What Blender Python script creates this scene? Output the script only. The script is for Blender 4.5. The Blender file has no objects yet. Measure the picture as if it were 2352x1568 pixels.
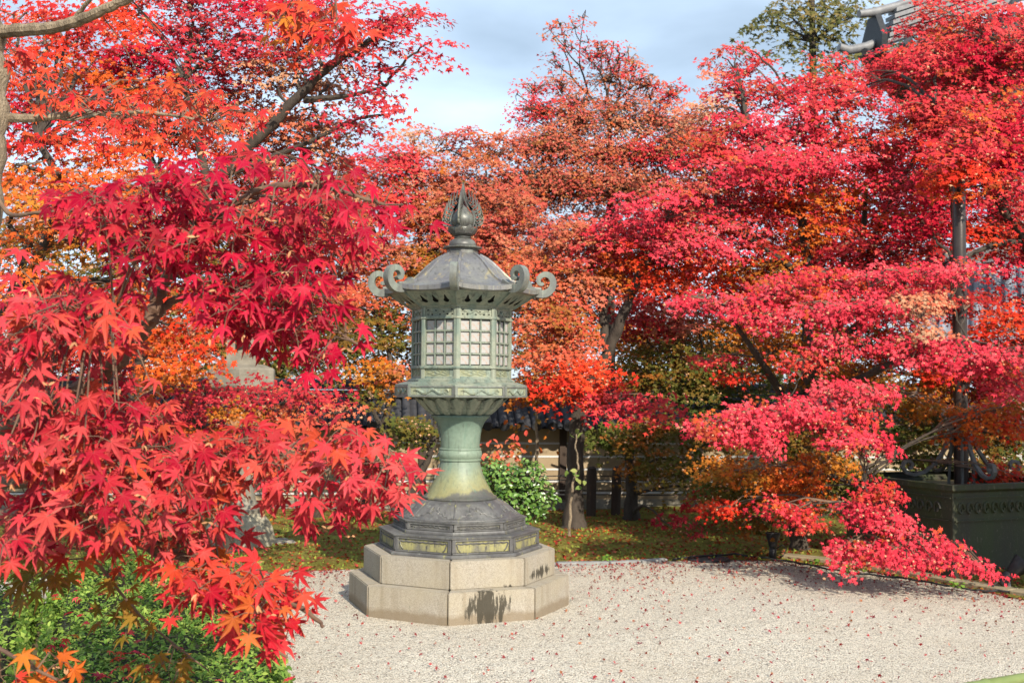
import bpy, bmesh, math, random
import numpy as np
from mathutils import Matrix, Vector

scene = bpy.context.scene
R = math.radians
rng = np.random.default_rng(11)
random.seed(11)

# ------------------------------------------------------------------ camera
cam_d = bpy.data.cameras.new("camera")
cam_d.lens = 38.0
cam_d.sensor_width = 36.0
cam_d.clip_start = 0.05
cam_d.clip_end = 2000.0
cam = bpy.data.objects.new("camera", cam_d)
scene.collection.objects.link(cam)
CAM_M = Matrix.Translation((0, 0, 1.6)) @ Matrix.Rotation(R(90 + 2.54), 4, 'X') @ Matrix.Rotation(R(0.55), 4, 'Z')
cam.matrix_world = CAM_M
scene.camera = cam
cam_d.dof.use_dof = True
cam_d.dof.focus_distance = 4.8
cam_d.dof.aperture_fstop = 7.0

# ------------------------------------------------------------------ sky, sun, exposure
SUN_AZ, SUN_EL = 24.0, 33.0          # degrees right of straight behind the camera, degrees up
sun_dir = Vector((math.sin(R(SUN_AZ)) * math.cos(R(SUN_EL)), -math.cos(R(SUN_AZ)) * math.cos(R(SUN_EL)), math.sin(R(SUN_EL))))
sun_d = bpy.data.lights.new("sun", 'SUN')
sun_d.energy = 5.0
sun_d.angle = R(0.53)
sun_d.color = (1.0, 0.915, 0.775)
sun = bpy.data.objects.new("sun", sun_d)
scene.collection.objects.link(sun)
sun.rotation_euler = sun_dir.to_track_quat('Z', 'Y').to_euler()

world = bpy.data.worlds.new("World")
scene.world = world
world.use_nodes = True
nt = world.node_tree
nt.nodes.clear()
w_out = nt.nodes.new('ShaderNodeOutputWorld')
w_bg = nt.nodes.new('ShaderNodeBackground')
w_bg.inputs['Strength'].default_value = 0.05
w_sky = nt.nodes.new('ShaderNodeTexSky')
w_sky.sky_type = 'NISHITA'
w_sky.sun_disc = False
w_sky.sun_elevation = R(SUN_EL)
w_sky.sun_rotation = math.atan2(sun_dir.x, sun_dir.y)
w_sky.air_density = 1.2
w_sky.dust_density = 0.3
w_sky.ozone_density = 2.0
w_tc = nt.nodes.new('ShaderNodeTexCoord')
w_sep = nt.nodes.new('ShaderNodeSeparateXYZ')
nt.links.new(w_tc.outputs['Generated'], w_sep.inputs[0])
def wmath(op, a, b):
    n = nt.nodes.new('ShaderNodeMath'); n.operation = op
    for i, x in enumerate((a, b)):
        if isinstance(x, (int, float)): n.inputs[i].default_value = x
        else: nt.links.new(x, n.inputs[i])
    return n.outputs[0]
zz = wmath('ADD', wmath('MAXIMUM', w_sep.outputs['Z'], 0.0), 0.34)
w_cmb = nt.nodes.new('ShaderNodeCombineXYZ')
nt.links.new(wmath('DIVIDE', w_sep.outputs['X'], zz), w_cmb.inputs[0])
nt.links.new(wmath('DIVIDE', w_sep.outputs['Y'], zz), w_cmb.inputs[1])
w_map = nt.nodes.new('ShaderNodeMapping')
w_map.inputs['Rotation'].default_value = (0, 0, R(-24))
w_map.inputs['Scale'].default_value = (0.9, 1.7, 1.0)
w_map.inputs['Location'].default_value = (1.15, 0.35, 0.0)
nt.links.new(w_cmb.outputs[0], w_map.inputs['Vector'])
w_noise = nt.nodes.new('ShaderNodeTexNoise')
w_noise.inputs['Scale'].default_value = 1.9
w_noise.inputs['Detail'].default_value = 6.0
w_noise.inputs['Roughness'].default_value = 0.46
w_noise.inputs['Distortion'].default_value = 0.25
nt.links.new(w_map.outputs[0], w_noise.inputs['Vector'])
w_ramp = nt.nodes.new('ShaderNodeValToRGB')
w_ramp.color_ramp.elements[0].position = 0.12
w_ramp.color_ramp.elements[0].color = (0, 0, 0, 1)
w_ramp.color_ramp.elements[1].position = 0.70
w_ramp.color_ramp.elements[1].color = (1, 1, 1, 1)
nt.links.new(w_noise.outputs['Fac'], w_ramp.inputs[0])
w_mix = nt.nodes.new('ShaderNodeMixRGB')
nt.links.new(wmath('MULTIPLY', w_ramp.outputs[0], 0.88), w_mix.inputs[0])
nt.links.new(w_sky.outputs[0], w_mix.inputs[1])
w_mix.inputs[2].default_value = (16.3, 20.6, 25.6, 1)
nt.links.new(w_mix.outputs[0], w_bg.inputs['Color'])
nt.links.new(w_bg.outputs[0], w_out.inputs['Surface'])

vs = scene.view_settings
vs.view_transform = 'Standard'
vs.look = 'None'
vs.gamma = 1.0
vs.use_curve_mapping = False
vs.exposure = 0.42
scene.cycles.use_denoising = True
scene.cycles.max_bounces = 6
scene.cycles.diffuse_bounces = 2
scene.cycles.transmission_bounces = 4
scene.cycles.sample_clamp_indirect = 6.0

# ------------------------------------------------------------------ helpers
FPX = 38.0 / 36.0 * 2352.0
CR = np.array(CAM_M.to_3x3())
def at(u, v, y):
    """point at forward distance y seen at the given spot of the 2352 x 1568 frame"""
    d = CR @ np.array([(u - 1176.0) / FPX, -(v - 784.0) / FPX, -1.0])
    t = y / d[1]
    return np.array([0, 0, 1.6]) + d * t
def on_ground(u, v, z=0.0):
    d = CR @ np.array([(u - 1176.0) / FPX, -(v - 784.0) / FPX, -1.0])
    t = (z - 1.6) / d[2]
    return np.array([0, 0, 1.6]) + d * t

COL = scene.collection
def link(o, parent=None):
    COL.objects.link(o)
    if parent is not None: o.parent = parent
    return o
def tag(o, label=None, cat=None, group=None, kind=None):
    if label: o['label'] = label
    if cat: o['category'] = cat
    if group: o['group'] = group
    if kind: o['kind'] = kind
    return o
def empty(name, loc=(0, 0, 0), rz=0.0):
    o = bpy.data.objects.new(name, None)
    o.empty_display_size = 0.1
    o.location = loc; o.rotation_euler = (0, 0, rz)
    return link(o)
def inst(name, mesh, parent=None, loc=(0, 0, 0), rot=(0, 0, 0), scale=(1, 1, 1)):
    o = bpy.data.objects.new(name, mesh)
    o.location = loc; o.rotation_euler = rot; o.scale = scale
    return link(o, parent)

class MB:
    def __init__(s): s.v = []; s.f = []
    def add(s, vs, fs):
        b = len(s.v)
        s.v.extend([tuple(map(float, p)) for p in vs])
        s.f.extend([tuple(b + i for i in f) for f in fs])
    def box(s, x0, x1, y0, y1, z0, z1):
        s.add([(x0,y0,z0),(x1,y0,z0),(x1,y1,z0),(x0,y1,z0),(x0,y0,z1),(x1,y0,z1),(x1,y1,z1),(x0,y1,z1)],
              [(0,3,2,1),(4,5,6,7),(0,1,5,4),(1,2,6,5),(2,3,7,6),(3,0,4,7)])
    def prism(s, poly, z0, z1):
        n = len(poly)
        s.add([(x, y, z0) for x, y in poly] + [(x, y, z1) for x, y in poly],
              [tuple(range(n))[::-1], tuple(range(n, 2*n))] + [(i, (i+1) % n, n+(i+1) % n, n+i) for i in range(n)])
    def loft(s, loops, cap0=True, cap1=True, closed=True):
        n = len(loops[0]); vs = [p for l in loops for p in l]; fs = []
        for a in range(len(loops)-1):
            for i in range(n if closed else n-1):
                j = (i+1) % n
                fs.append((a*n+i, a*n+j, (a+1)*n+j, (a+1)*n+i))
        if cap0: fs.append(tuple(range(n))[::-1])
        if cap1: fs.append(tuple((len(loops)-1)*n + i for i in range(n)))
        s.add(vs, fs)
    def lathe(s, prof, n=48, cap0=True, cap1=True, wob=None):
        loops = []
        for r, z in prof:
            loops.append([(r*math.cos(2*math.pi*i/n), r*math.sin(2*math.pi*i/n), z) for i in range(n)])
        s.loft(loops, cap0, cap1)
    def octa(s, prof, ang0=math.pi/8):
        s.loft([[(r*math.cos(ang0+i*math.pi/4), r*math.sin(ang0+i*math.pi/4), z) for i in range(8)] for r, z in prof])
    def tube(s, pts, rad, n=6, cap=True):
        pts = [np.asarray(p, float) for p in pts]
        if not hasattr(rad, '__len__'): rad = [rad]*len(pts)
        loops = []; prev = None
        for i, p in enumerate(pts):
            t = pts[min(i+1, len(pts)-1)] - pts[max(i-1, 0)]
            t = t / (np.linalg.norm(t) + 1e-9)
            if prev is None:
                a = np.array([0, 0, 1.0]) if abs(t[2]) < 0.9 else np.array([1.0, 0, 0])
            else: a = prev
            x = a - t*np.dot(a, t); x /= np.linalg.norm(x) + 1e-9
            prev = x
            y = np.cross(t, x)
            loops.append([p + rad[i]*(math.cos(2*math.pi*k/n)*x + math.sin(2*math.pi*k/n)*y) for k in range(n)])
        s.loft(loops, cap, cap)
    def mesh(s, name, mat=None, smooth=False):
        m = bpy.data.meshes.new(name)
        m.from_pydata(s.v, [], s.f)
        m.update()
        if mat: m.materials.append(mat)
        if smooth:
            m.polygons.foreach_set('use_smooth', [True]*len(m.polygons))
            m.set_sharp_from_angle(angle=R(38))
        return m
    def build(s, name, mat, parent=None, smooth=False, bevel=0.0, loc=(0, 0, 0), rot=(0, 0, 0)):
        m = s.mesh(name, mat, smooth)
        if bevel: bevel_mesh(m, bevel)
        return inst(name, m, parent, loc, rot)
def bevel_mesh(m, w, seg=1):
    bm = bmesh.new(); bm.from_mesh(m)
    bmesh.ops.remove_doubles(bm, verts=bm.verts, dist=1e-5)
    ed = [e for e in bm.edges if len(e.link_faces) == 2 and e.calc_face_angle(0) > R(30)]
    bmesh.ops.bevel(bm, geom=ed, offset=w, segments=seg, affect='EDGES', clamp_overlap=True)
    bm.normal_update(); bm.to_mesh(m); bm.free()

# ------------------------------------------------------------------ materials
class Nodes:
    def __init__(s, name):
        s.m = bpy.data.materials.new(name); s.m.use_nodes = True
        s.t = s.m.node_tree; s.t.nodes.clear()
        s.out = s.t.nodes.new('ShaderNodeOutputMaterial')
        s.p = s.t.nodes.new('ShaderNodeBsdfPrincipled')
        s.t.links.new(s.p.outputs[0], s.out.inputs['Surface'])
        s.tc = s.t.nodes.new('ShaderNodeTexCoord')
    def n(s, k, **kw):
        o = s.t.nodes.new(k)
        for a, b in kw.items(): setattr(o, a, b)
        return o
    def l(s, a, b): s.t.links.new(a, b)
    def coords(s, scale=(1, 1, 1), which='Object', loc=(0, 0, 0)):
        mp = s.n('ShaderNodeMapping'); mp.inputs['Scale'].default_value = scale; mp.inputs['Location'].default_value = loc
        s.l(s.tc.outputs[which], mp.inputs['Vector']); return mp.outputs[0]
    def noise(s, scale, detail=5, rough=0.55, vec=None, dist=0.0):
        o = s.n('ShaderNodeTexNoise')
        o.inputs['Scale'].default_value = scale; o.inputs['Detail'].default_value = detail
        o.inputs['Roughness'].default_value = rough; o.inputs['Distortion'].default_value = dist
        s.l(vec if vec is not None else s.coords(), o.inputs['Vector'])
        return o.outputs['Fac']
    def voronoi(s, scale, vec=None, feature='F1', out='Distance'):
        o = s.n('ShaderNodeTexVoronoi', feature=feature)
        o.inputs['Scale'].default_value = scale
        s.l(vec if vec is not None else s.coords(), o.inputs['Vector'])
        return o.outputs[out]
    def ramp(s, fac, stops):
        o = s.n('ShaderNodeValToRGB'); e = o.color_ramp.elements
        while len(e) < len(stops): e.new(0.5)
        for i, (p, c) in enumerate(stops):
            e[i].position = p
            c = c if hasattr(c, '__len__') else (c, c, c)
            e[i].color = (*c[:3], 1)
        s.l(fac, o.inputs[0]); return o.outputs[0]
    def mix(s, fac, a, b, mode='MIX'):
        o = s.n('ShaderNodeMixRGB', blend_type=mode)
        for i, x in enumerate((fac, a, b)):
            if isinstance(x, (int, float)): o.inputs[i].default_value = x if i == 0 else (x, x, x, 1)
            elif isinstance(x, tuple): o.inputs[i].default_value = (*x[:3], 1)
            else: s.l(x, o.inputs[i])
        return o.outputs[0]
    def math(s, op, a, b=0.0):
        o = s.n('ShaderNodeMath', operation=op)
        for i, x in enumerate((a, b)):
            if isinstance(x, (int, float)): o.inputs[i].default_value = x
            else: s.l(x, o.inputs[i])
        return o.outputs[0]
    def bump(s, h, strength=0.5, dist=0.01):
        o = s.n('ShaderNodeBump'); o.inputs['Strength'].default_value = strength; o.inputs['Distance'].default_value = dist
        s.l(h, o.inputs['Height']); s.l(o.outputs[0], s.p.inputs['Normal'])
    def done(s, color=None, rough=0.6, metal=0.0, spec=0.5):
        if color is not None:
            if isinstance(color, tuple): s.p.inputs['Base Color'].default_value = (*color[:3], 1)
            else: s.l(color, s.p.inputs['Base Color'])
        if isinstance(rough, (int, float)): s.p.inputs['Roughness'].default_value = rough
        else: s.l(rough, s.p.inputs['Roughness'])
        s.p.inputs['Metallic'].default_value = metal
        s.p.inputs['Specular IOR Level'].default_value = spec
        return s.m

def mat_patina(name, a, b, c, scale=6.0, lo=0.42, hi=0.6, streak=0.25, rough=0.5, metal=0.0, clo=0.60, chi=0.70):
    """a main colour, b second colour in patches, c accent in runs down the surface"""
    s = Nodes(name)
    n1 = s.noise(scale, 7, 0.62, s.coords((1, 1, 0.55)))
    n2 = s.noise(scale*3.2, 6, 0.65, s.coords((1, 1, streak), loc=(3.1, 1.7, 0.4)))
    n3 = s.noise(42, 4, 0.7)
    col = s.mix(s.ramp(n1, [(lo, 0), (hi, 1)]), a, b)
    col = s.mix(s.ramp(n2, [(clo, 0), (chi, 1)]), col, c)
    run = s.noise(34, 5, 0.6, s.coords((1, 1, 0.045), loc=(1.3, 4.1, 0)))
    col = s.mix(s.ramp(run, [(0.56, 0), (0.66, 0.55)]), col, (0.07, 0.075, 0.065))
    col = s.mix(s.ramp(run, [(0.30, 0.35), (0.38, 0)]), col, (0.40, 0.42, 0.34))
    col = s.mix(0.30, col, s.ramp(n3, [(0.3, 0.25), (0.7, 1.0)]), 'MULTIPLY')
    s.bump(s.noise(90, 5, 0.6), 0.25, 0.004)
    return s.done(col, rough, metal, 0.4)
def mat_plain(name, a, b, scale=8.0, rough=0.7, bump=0.3, metal=0.0, stretch=(1, 1, 1), spec=0.4):
    s = Nodes(name)
    v = s.coords(stretch)
    col = s.mix(s.ramp(s.noise(scale, 7, 0.62, v), [(0.3, 0), (0.7, 1)]), a, b)
    s.bump(s.noise(scale*5, 5, 0.6, v), bump, 0.01)
    return s.done(col, rough, metal, spec)

def mat_leaf(name, src='attr', trans=0.15, rough=0.55, spec=0.09):
    s = Nodes(name)
    if src == 'attr':
        a = s.n('ShaderNodeAttribute', attribute_name='col'); col = a.outputs['Color']
    else:
        a = s.n('ShaderNodeObjectInfo'); col = a.outputs['Color']
    if src != 'attr' or name == 'leaf_near':
        ve = s.n('ShaderNodeAttribute', attribute_name='vein')
        col = s.mix(s.math('MULTIPLY', s.ramp(ve.outputs['Fac'], [(0.80, 0), (1.0, 1)]), 0.14), col, (0.75, 0.22, 0.18))
        col = s.mix(s.math('MULTIPLY', s.ramp(s.math('MULTIPLY', ve.outputs['Fac'], .5), [(0.80, 0), (0.97, 1)]), 0.75), col, (0.62, 0.22, 0.05))
        wv = s.noise(3.2 if src == 'attr' else 1.3, 3, .5)
        col = s.mix(s.math('MULTIPLY', s.ramp(wv, [(0.52, 0), (0.72, 1)]), 0.38), col, (0.60, 0.12, 0.035))
        col = s.mix(s.math('MULTIPLY', s.ramp(s.noise(28, 5, 0.65), [(0.45, 0), (0.75, 1)]), 0.35), col, (0.26, 0.012, 0.02))
    s.l(col, s.p.inputs['Base Color'])
    s.p.inputs['Roughness'].default_value = rough
    s.p.inputs['Specular IOR Level'].default_value = spec
    tr = s.n('ShaderNodeBsdfTranslucent'); s.l(col, tr.inputs['Color'])
    mx = s.n('ShaderNodeMixShader'); mx.inputs[0].default_value = trans
    s.l(s.p.outputs[0], mx.inputs[1]); s.l(tr.outputs[0], mx.inputs[2])
    s.l(mx.outputs[0], s.out.inputs['Surface'])
    return s.m
M = {}
M['leaf'] = mat_leaf('leaf')
M['leaf_near'] = mat_leaf('leaf_near', 'attr', .26, .45, .09)
M['leaf_object'] = mat_leaf('leaf_object', 'object', .26, .45, .09)
M['bark'] = mat_plain('bark', (0.035, 0.026, 0.020), (0.085, 0.066, 0.050), 14, 0.9, 0.9, stretch=(1, 1, 0.35))
M['bark_pale'] = mat_plain('bark_pale', (0.13, 0.095, 0.06), (0.44, 0.34, 0.23), 22, 0.9, 1.6, stretch=(1, 1, 0.45))
M['twig'] = mat_plain('twig', (0.10, 0.055, 0.04), (0.20, 0.12, 0.07), 20, 0.8, 0.3)

# bronze of the lantern
M['bronze_green'] = mat_patina('bronze_green', (0.29, 0.31, 0.235), (0.175, 0.225, 0.185), (0.075, 0.085, 0.072), 6, 0.44, 0.58, streak=.10, clo=.53, chi=.68)
def mat_stem():
    s = Nodes('bronze_stem')
    sep = s.n('ShaderNodeSeparateXYZ'); s.l(s.tc.outputs['Object'], sep.inputs[0])
    n1 = s.noise(5, 7, .62, s.coords((1, 1, .45))); n2 = s.noise(16, 6, .65, s.coords((1, 1, .2)))
    hz = s.math('ADD', sep.outputs['Z'], s.math('MULTIPLY', s.math('SUBTRACT', n1, .5), .30))
    col = s.ramp(hz, [(.33, (.085, .085, .08)), (.40, (.12, .115, .095)), (.425, (.27, .25, .115)), (.50, (.27, .28, .15)), (.60, (.22, .275, .20)), (.85, (.21, .285, .22)), (1.0, (.13, .20, .16))])
    col = s.mix(s.ramp(n2, [(.58, 0), (.72, .8)]), col, (.12, .21, .16))
    run = s.noise(34, 5, 0.6, s.coords((1, 1, 0.045), loc=(1.3, 4.1, 0)))
    col = s.mix(s.ramp(run, [(0.56, 0), (0.66, 0.5)]), col, (0.08, 0.10, 0.08))
    col = s.mix(.3, col, s.ramp(s.noise(42, 4, .7), [(.3, .25), (.7, 1.0)]), 'MULTIPLY')
    s.bump(s.noise(90, 5, .6), .25, .004)
    return s.done(col, .5, 0, .4)
M['bronze_stem'] = mat_stem()
M['bronze_dark'] = mat_patina('bronze_dark', (0.095, 0.09, 0.09), (0.16, 0.155, 0.145), (0.32, 0.30, 0.13), 5, 0.45, 0.62, streak=0.3, clo=0.60, chi=0.70)
M['bronze_roof'] = mat_patina('bronze_roof', (0.185, 0.18, 0.185), (0.25, 0.24, 0.205), (0.38, 0.32, 0.18), 3.5, 0.42, 0.62, streak=0.2, rough=0.38, metal=0.25, clo=0.56, chi=0.68)
M['bronze_scroll'] = mat_patina('bronze_scroll', (0.16, 0.165, 0.15), (0.22, 0.24, 0.20), (0.28, 0.24, 0.15), 8, 0.42, 0.6)
M['bronze_panel'] = mat_patina('bronze_panel', (0.34, 0.31, 0.13), (0.15, 0.14, 0.12), (0.08, 0.075, 0.07), 7, 0.42, 0.54, streak=0.25, clo=0.58, chi=0.64)
M['bronze_relief'] = mat_patina('bronze_relief', (0.33, 0.33, 0.19), (0.26, 0.31, 0.25), (0.12, 0.125, 0.11), 9, 0.42, 0.6)
M['bronze_finial'] = mat_patina('bronze_finial', (0.11, 0.105, 0.10), (0.19, 0.20, 0.17), (0.32, 0.27, 0.15), 9, 0.42, 0.62, rough=0.42, metal=0.2)
M['inside_shade'] = mat_plain('inside_shade', (0.012, 0.012, 0.012), (0.02, 0.018, 0.016), 5, 0.9, 0.0)  # near-black colour standing in for the shade inside the hollow bronze
def mat_pane():
    s = Nodes('pane_paper')
    col = s.mix(s.ramp(s.noise(30, 6, 0.7), [(0.50, 0), (0.68, 1)]), (0.36, 0.35, 0.335), (0.38, 0.22, 0.14))
    col = s.mix(s.ramp(s.noise(7, 3, 0.5), [(0.35, 0), (0.7, 0.4)]), col, (0.42, 0.42, 0.41))
    s.bump(s.noise(200, 3), 0.2, 0.003)
    return s.done(col, 0.75)
M['pane'] = mat_pane()

def mat_granite():
    s = Nodes('granite')
    sp = s.noise(140, 4, 0.75)
    col = s.mix(s.ramp(sp, [(0.36, 0), (0.62, 1)]), (0.23, 0.20, 0.165), (0.42, 0.375, 0.31))
    col = s.mix(s.ramp(s.noise(3.0, 6, 0.6), [(0.35, 0), (0.75, 0.55)]), col, (0.36, 0.30, 0.19))
    col = s.mix(s.math('MULTIPLY', s.ramp(s.noise(9, 6, 0.6, s.coords((1, 1, 0.12))), [(0.50, 0), (0.72, 1)]), 0.7), col, (0.22, 0.17, 0.11))
    sz = s.n('ShaderNodeSeparateXYZ'); s.l(s.tc.outputs['Object'], sz.inputs[0])
    foot = s.math('ADD', sz.outputs['Z'], s.math('MULTIPLY', s.noise(11, 5, .65), -.10))
    col = s.mix(s.ramp(foot, [(.0, .75), (.035, 0)]), col, (0.20, 0.15, 0.095))      # grit splashed on the foot
    lich = s.math('MULTIPLY', s.ramp(s.noise(17, 7, .7, s.coords(loc=(5, 2, 1))), [(.60, 0), (.66, 1)]), .45)
    col = s.mix(lich, col, (0.20, 0.19, 0.14))
    a = s.n('ShaderNodeAttribute', attribute_name='stain')
    streak = s.noise(26, 7, 0.72, s.coords((1, 1, 0.16)))
    f = s.math('ADD', s.math('MULTIPLY', a.outputs['Fac'], 0.9), streak)
    col = s.mix(s.ramp(f, [(0.94, 0), (1.18, 0.92)]), col, (0.040, 0.034, 0.023))
    s.bump(sp, 0.25, 0.004)
    return s.done(col, 0.8, 0, 0.3)
M['granite'] = mat_granite()
M['stone_grey'] = mat_plain('stone_grey', (0.15, 0.135, 0.105), (0.29, 0.26, 0.21), 7, 0.9, 0.8)
M['stone_rock'] = mat_plain('stone_rock', (0.18, 0.16, 0.11), (0.50, 0.45, 0.33), 9, 0.95, 1.0)
M['kerb'] = mat_plain('kerb', (0.17, 0.17, 0.165), (0.29, 0.285, 0.27), 9, 0.9, 0.6)
M['kerb_brown'] = mat_plain('kerb_brown', (0.20, 0.16, 0.09), (0.34, 0.27, 0.17), 6, 0.9, 0.6)
M['plaster_tan'] = mat_plain('plaster_tan', (0.30, 0.22, 0.13), (0.38, 0.29, 0.18), 3, 0.9, 0.3)
M['plaster_white'] = mat_plain('plaster_white', (0.55, 0.54, 0.52), (0.64, 0.63, 0.61), 4, 0.85, 0.2)
M['wood_dark'] = mat_plain('wood_dark', (0.035, 0.022, 0.016), (0.075, 0.05, 0.035), 12, 0.8, 0.5, stretch=(1, 1, 0.2))
M['tile'] = mat_plain('tile', (0.030, 0.030, 0.034), (0.060, 0.060, 0.066), 11, 0.75, 0.3, spec=0.2)
M['tile_pale'] = mat_plain('tile_pale', (0.13, 0.13, 0.135), (0.24, 0.235, 0.235), 6, 0.5, 0.3, spec=0.6)
M['tile_blue'] = mat_plain('tile_blue', (0.20, 0.23, 0.28), (0.33, 0.36, 0.41), 8, 0.4, 0.3, spec=0.6)
M['black_metal'] = mat_plain('black_metal', (0.012, 0.012, 0.013), (0.028, 0.028, 0.03), 20, 0.45, 0.2)
M['iron'] = mat_plain('iron', (0.10, 0.105, 0.10), (0.19, 0.19, 0.18), 12, 0.6, 0.3)
M['pole'] = mat_plain('pole', (0.045, 0.034, 0.030), (0.075, 0.058, 0.05), 6, 0.35, 0.1, metal=0.3)
M['wire'] = mat_plain('wire', (0.02, 0.02, 0.02), (0.04, 0.04, 0.04), 10, 0.7, 0.0)
M['white_lens'] = mat_plain('white_lens', (0.55, 0.55, 0.53), (0.65, 0.65, 0.62), 5, 0.3, 0.0)
def mat_trough():
    s = Nodes('trough_bronze')
    v = s.coords((1, 1, 0.18))
    col = s.mix(s.ramp(s.noise(4, 6, 0.6, v), [(0.38, 0), (0.62, 1)]), (0.036, 0.030, 0.021), (0.036, 0.046, 0.014))
    col = s.mix(s.ramp(s.noise(30, 6, 0.75, s.coords((1, 1, 0.5))), [(0.57, 0), (0.68, 0.8)]), col, (0.15, 0.125, 0.085))
    s.bump(s.noise(60, 5), 0.3, 0.005)
    return s.done(col, 0.65)
M['trough'] = mat_trough()

# ------------------------------------------------------------------ ground, gravel, moss
def mat_gravel():
    s = Nodes('gravel')
    v = s.coords((1, 1, 1))
    d1 = s.voronoi(110, v); c1 = s.voronoi(110, v, out='Color')
    d2 = s.voronoi(240, v)
    sep = s.n('ShaderNodeSeparateColor'); s.l(c1, sep.inputs[0])
    col = s.ramp(sep.outputs[0], [(0.0, (0.16, 0.14, 0.12)), (0.08, (0.40, 0.35, 0.29)), (0.25, (0.71, 0.64, 0.51)), (0.78, (0.84, 0.775, 0.655)), (1.0, (0.71, 0.59, 0.44))])
    col = s.mix(s.math('MULTIPLY', s.ramp(d1, [(0.40, 0), (0.76, 1)]), 0.72), col, (0.20, 0.165, 0.125))
    col = s.mix(s.ramp(s.noise(0.9, 6, 0.6), [(0.40, 0), (0.75, 0.35)]), col, (0.46, 0.37, 0.26))
    h = s.math('ADD', s.math('MULTIPLY', s.math('SUBTRACT', 1.0, d1), 1.0), s.math('MULTIPLY', s.noise(7, 6, 0.6), 3.0))
    s.bump(h, 0.9, 0.010)
    return s.done(col, 0.9, 0, 0.2)
def mat_moss():
    s = Nodes('moss')
    col = s.mix(s.ramp(s.noise(2.2, 7, 0.65), [(0.38, 0), (0.62, 1)]), (0.15, 0.145, 0.028), (0.27, 0.26, 0.055))
    col = s.mix(s.ramp(s.noise(9, 7, 0.7), [(0.48, 0), (0.62, 0.8)]), col, (0.17, 0.075, 0.03))
    col = s.mix(s.ramp(s.noise(60, 5, 0.7), [(0.55, 0), (0.70, 0.7)]), col, (0.30, 0.12, 0.04))
    s.bump(s.noise(45, 7, 0.7), 1.0, 0.03)
    return s.done(col, 0.95, 0, 0.1)
M['gravel'] = mat_gravel(); M['moss'] = mat_moss()
M['earth'] = mat_plain('earth', (0.10, 0.085, 0.04), (0.16, 0.13, 0.06), 2, 0.95, 0.5)
def sheet(name, xs, ys, zf, mat, kind='structure', keep=None):
    nx, ny = len(xs), len(ys)
    v = [(x, y, zf(x, y)) for y in ys for x in xs]
    f = []
    for j in range(ny-1):
        for i in range(nx-1):
            if keep is None or keep((xs[i]+xs[i+1])/2, (ys[j]+ys[j+1])/2):
                f.append((j*nx+i, j*nx+i+1, (j+1)*nx+i+1, (j+1)*nx+i))
    m = bpy.data.meshes.new(name); m.from_pydata(v, [], f); m.update(); m.materials.append(mat)
    m.polygons.foreach_set('use_smooth', [True]*len(m.polygons))
    return tag(inst(name, m), kind=kind)
sheet('ground', [-400, -20, 20, 400], [-60, -10, 20, 900], lambda x, y: -0.03, M['earth'])
def wob(x, y, a=0.012):
    return a*(math.sin(x*2.3+y*1.1)+math.sin(y*2.9-x*1.7+1.3)+0.6*math.sin(x*5.1+0.4)*math.sin(y*4.3))
# the edge between the gravel court and the mossy bed, from left to right
EDGE = [on_ground(u, v) for u, v in ((-400, 1330), (420, 1322), (620, 1316), (800, 1310), (1000, 1302), (1280, 1299), (1420, 1297), (1530, 1291), (1640, 1287), (1790, 1290), (1990, 1312), (2200, 1350), (2352, 1379), (2700, 1452))]
EX = np.array([e[0] for e in EDGE]); EY = np.array([e[1] for e in EDGE])
def edge_y(x): return float(np.interp(x, EX, EY))
xs = list(np.linspace(-7, 9, 161)); ys = list(np.linspace(1.0, 12.0, 221))
gravel_court = sheet('gravel_court', xs, ys, lambda x, y: 0.006 + wob(x, y, 0.004) - (0.05 if y > edge_y(x)+0.12 else 0), M['gravel'], keep=lambda x, y: y < edge_y(x)+0.2 and not (y < 8.0 and x < -1.0-(y-3.9)*.30))
def moss_z(x, y):
    d = y - edge_y(x)
    return 0.012 + 0.05*min(1, max(0, d)/1.2) + wob(x, y, 0.014)*min(1, max(0, d)/0.4)
def moss_mesh():
    v = []; f = []; cols = list(np.linspace(-9, 12, 170)); rows = 60
    for i, x in enumerate(cols):
        y0 = edge_y(x)
        for j in range(rows):
            y = y0 + (20 - y0)*(j/(rows-1))**1.6
            v.append((x, y, moss_z(x, y)))
    for i in range(len(cols)-1):
        for j in range(rows-1):
            f.append((i*rows+j, (i+1)*rows+j, (i+1)*rows+j+1, i*rows+j+1))
    m = bpy.data.meshes.new('moss_bed'); m.from_pydata(v, [], f); m.update(); m.materials.append(M['moss'])
    m.polygons.foreach_set('use_smooth', [True]*len(m.polygons))
    return tag(inst('moss_bed', m), kind='structure')
moss_mesh()

# kerb stones along the edge
def strip_block(p, q, w, h, mat, name, parent, dz=0.0):
    p = np.array(p); q = np.array(q); d = (q-p)[:2]; L = np.linalg.norm(d); d /= L
    b = MB(); b.box(0.004, L-0.004, -w/2, w/2, -0.06, h)
    m = b.mesh(name, mat); bevel_mesh(m, 0.008)
    return inst(name, m, parent, (p[0], p[1], dz), (0, 0, math.atan2(d[1], d[0])))
kerb = empty('stone_kerb', (0, 0, 0)); tag(kerb, kind='structure')
kp = [on_ground(u, v) for u, v in ((1150, 1301), (1278, 1299), (1398, 1297), (1470, 1294), (1530, 1290))]
for a, b in zip(kp[:-1], kp[1:]): strip_block(a, b, 0.085, 0.035, M['kerb'], 'kerb_stone', kerb)
kerb2 = empty('stone_edging', (0, 0, 0)); tag(kerb2, kind='structure')
kq = [on_ground(u, v) for u, v in ((1800, 1283), (1905, 1294), (2050, 1315), (2200, 1344), (2330, 1366), (2480, 1392))]
for a, b in zip(kq[:-1], kq[1:]): strip_block(a, b, 0.16, 0.05, M['kerb_brown'], 'kerb_stone', kerb2)

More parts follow.
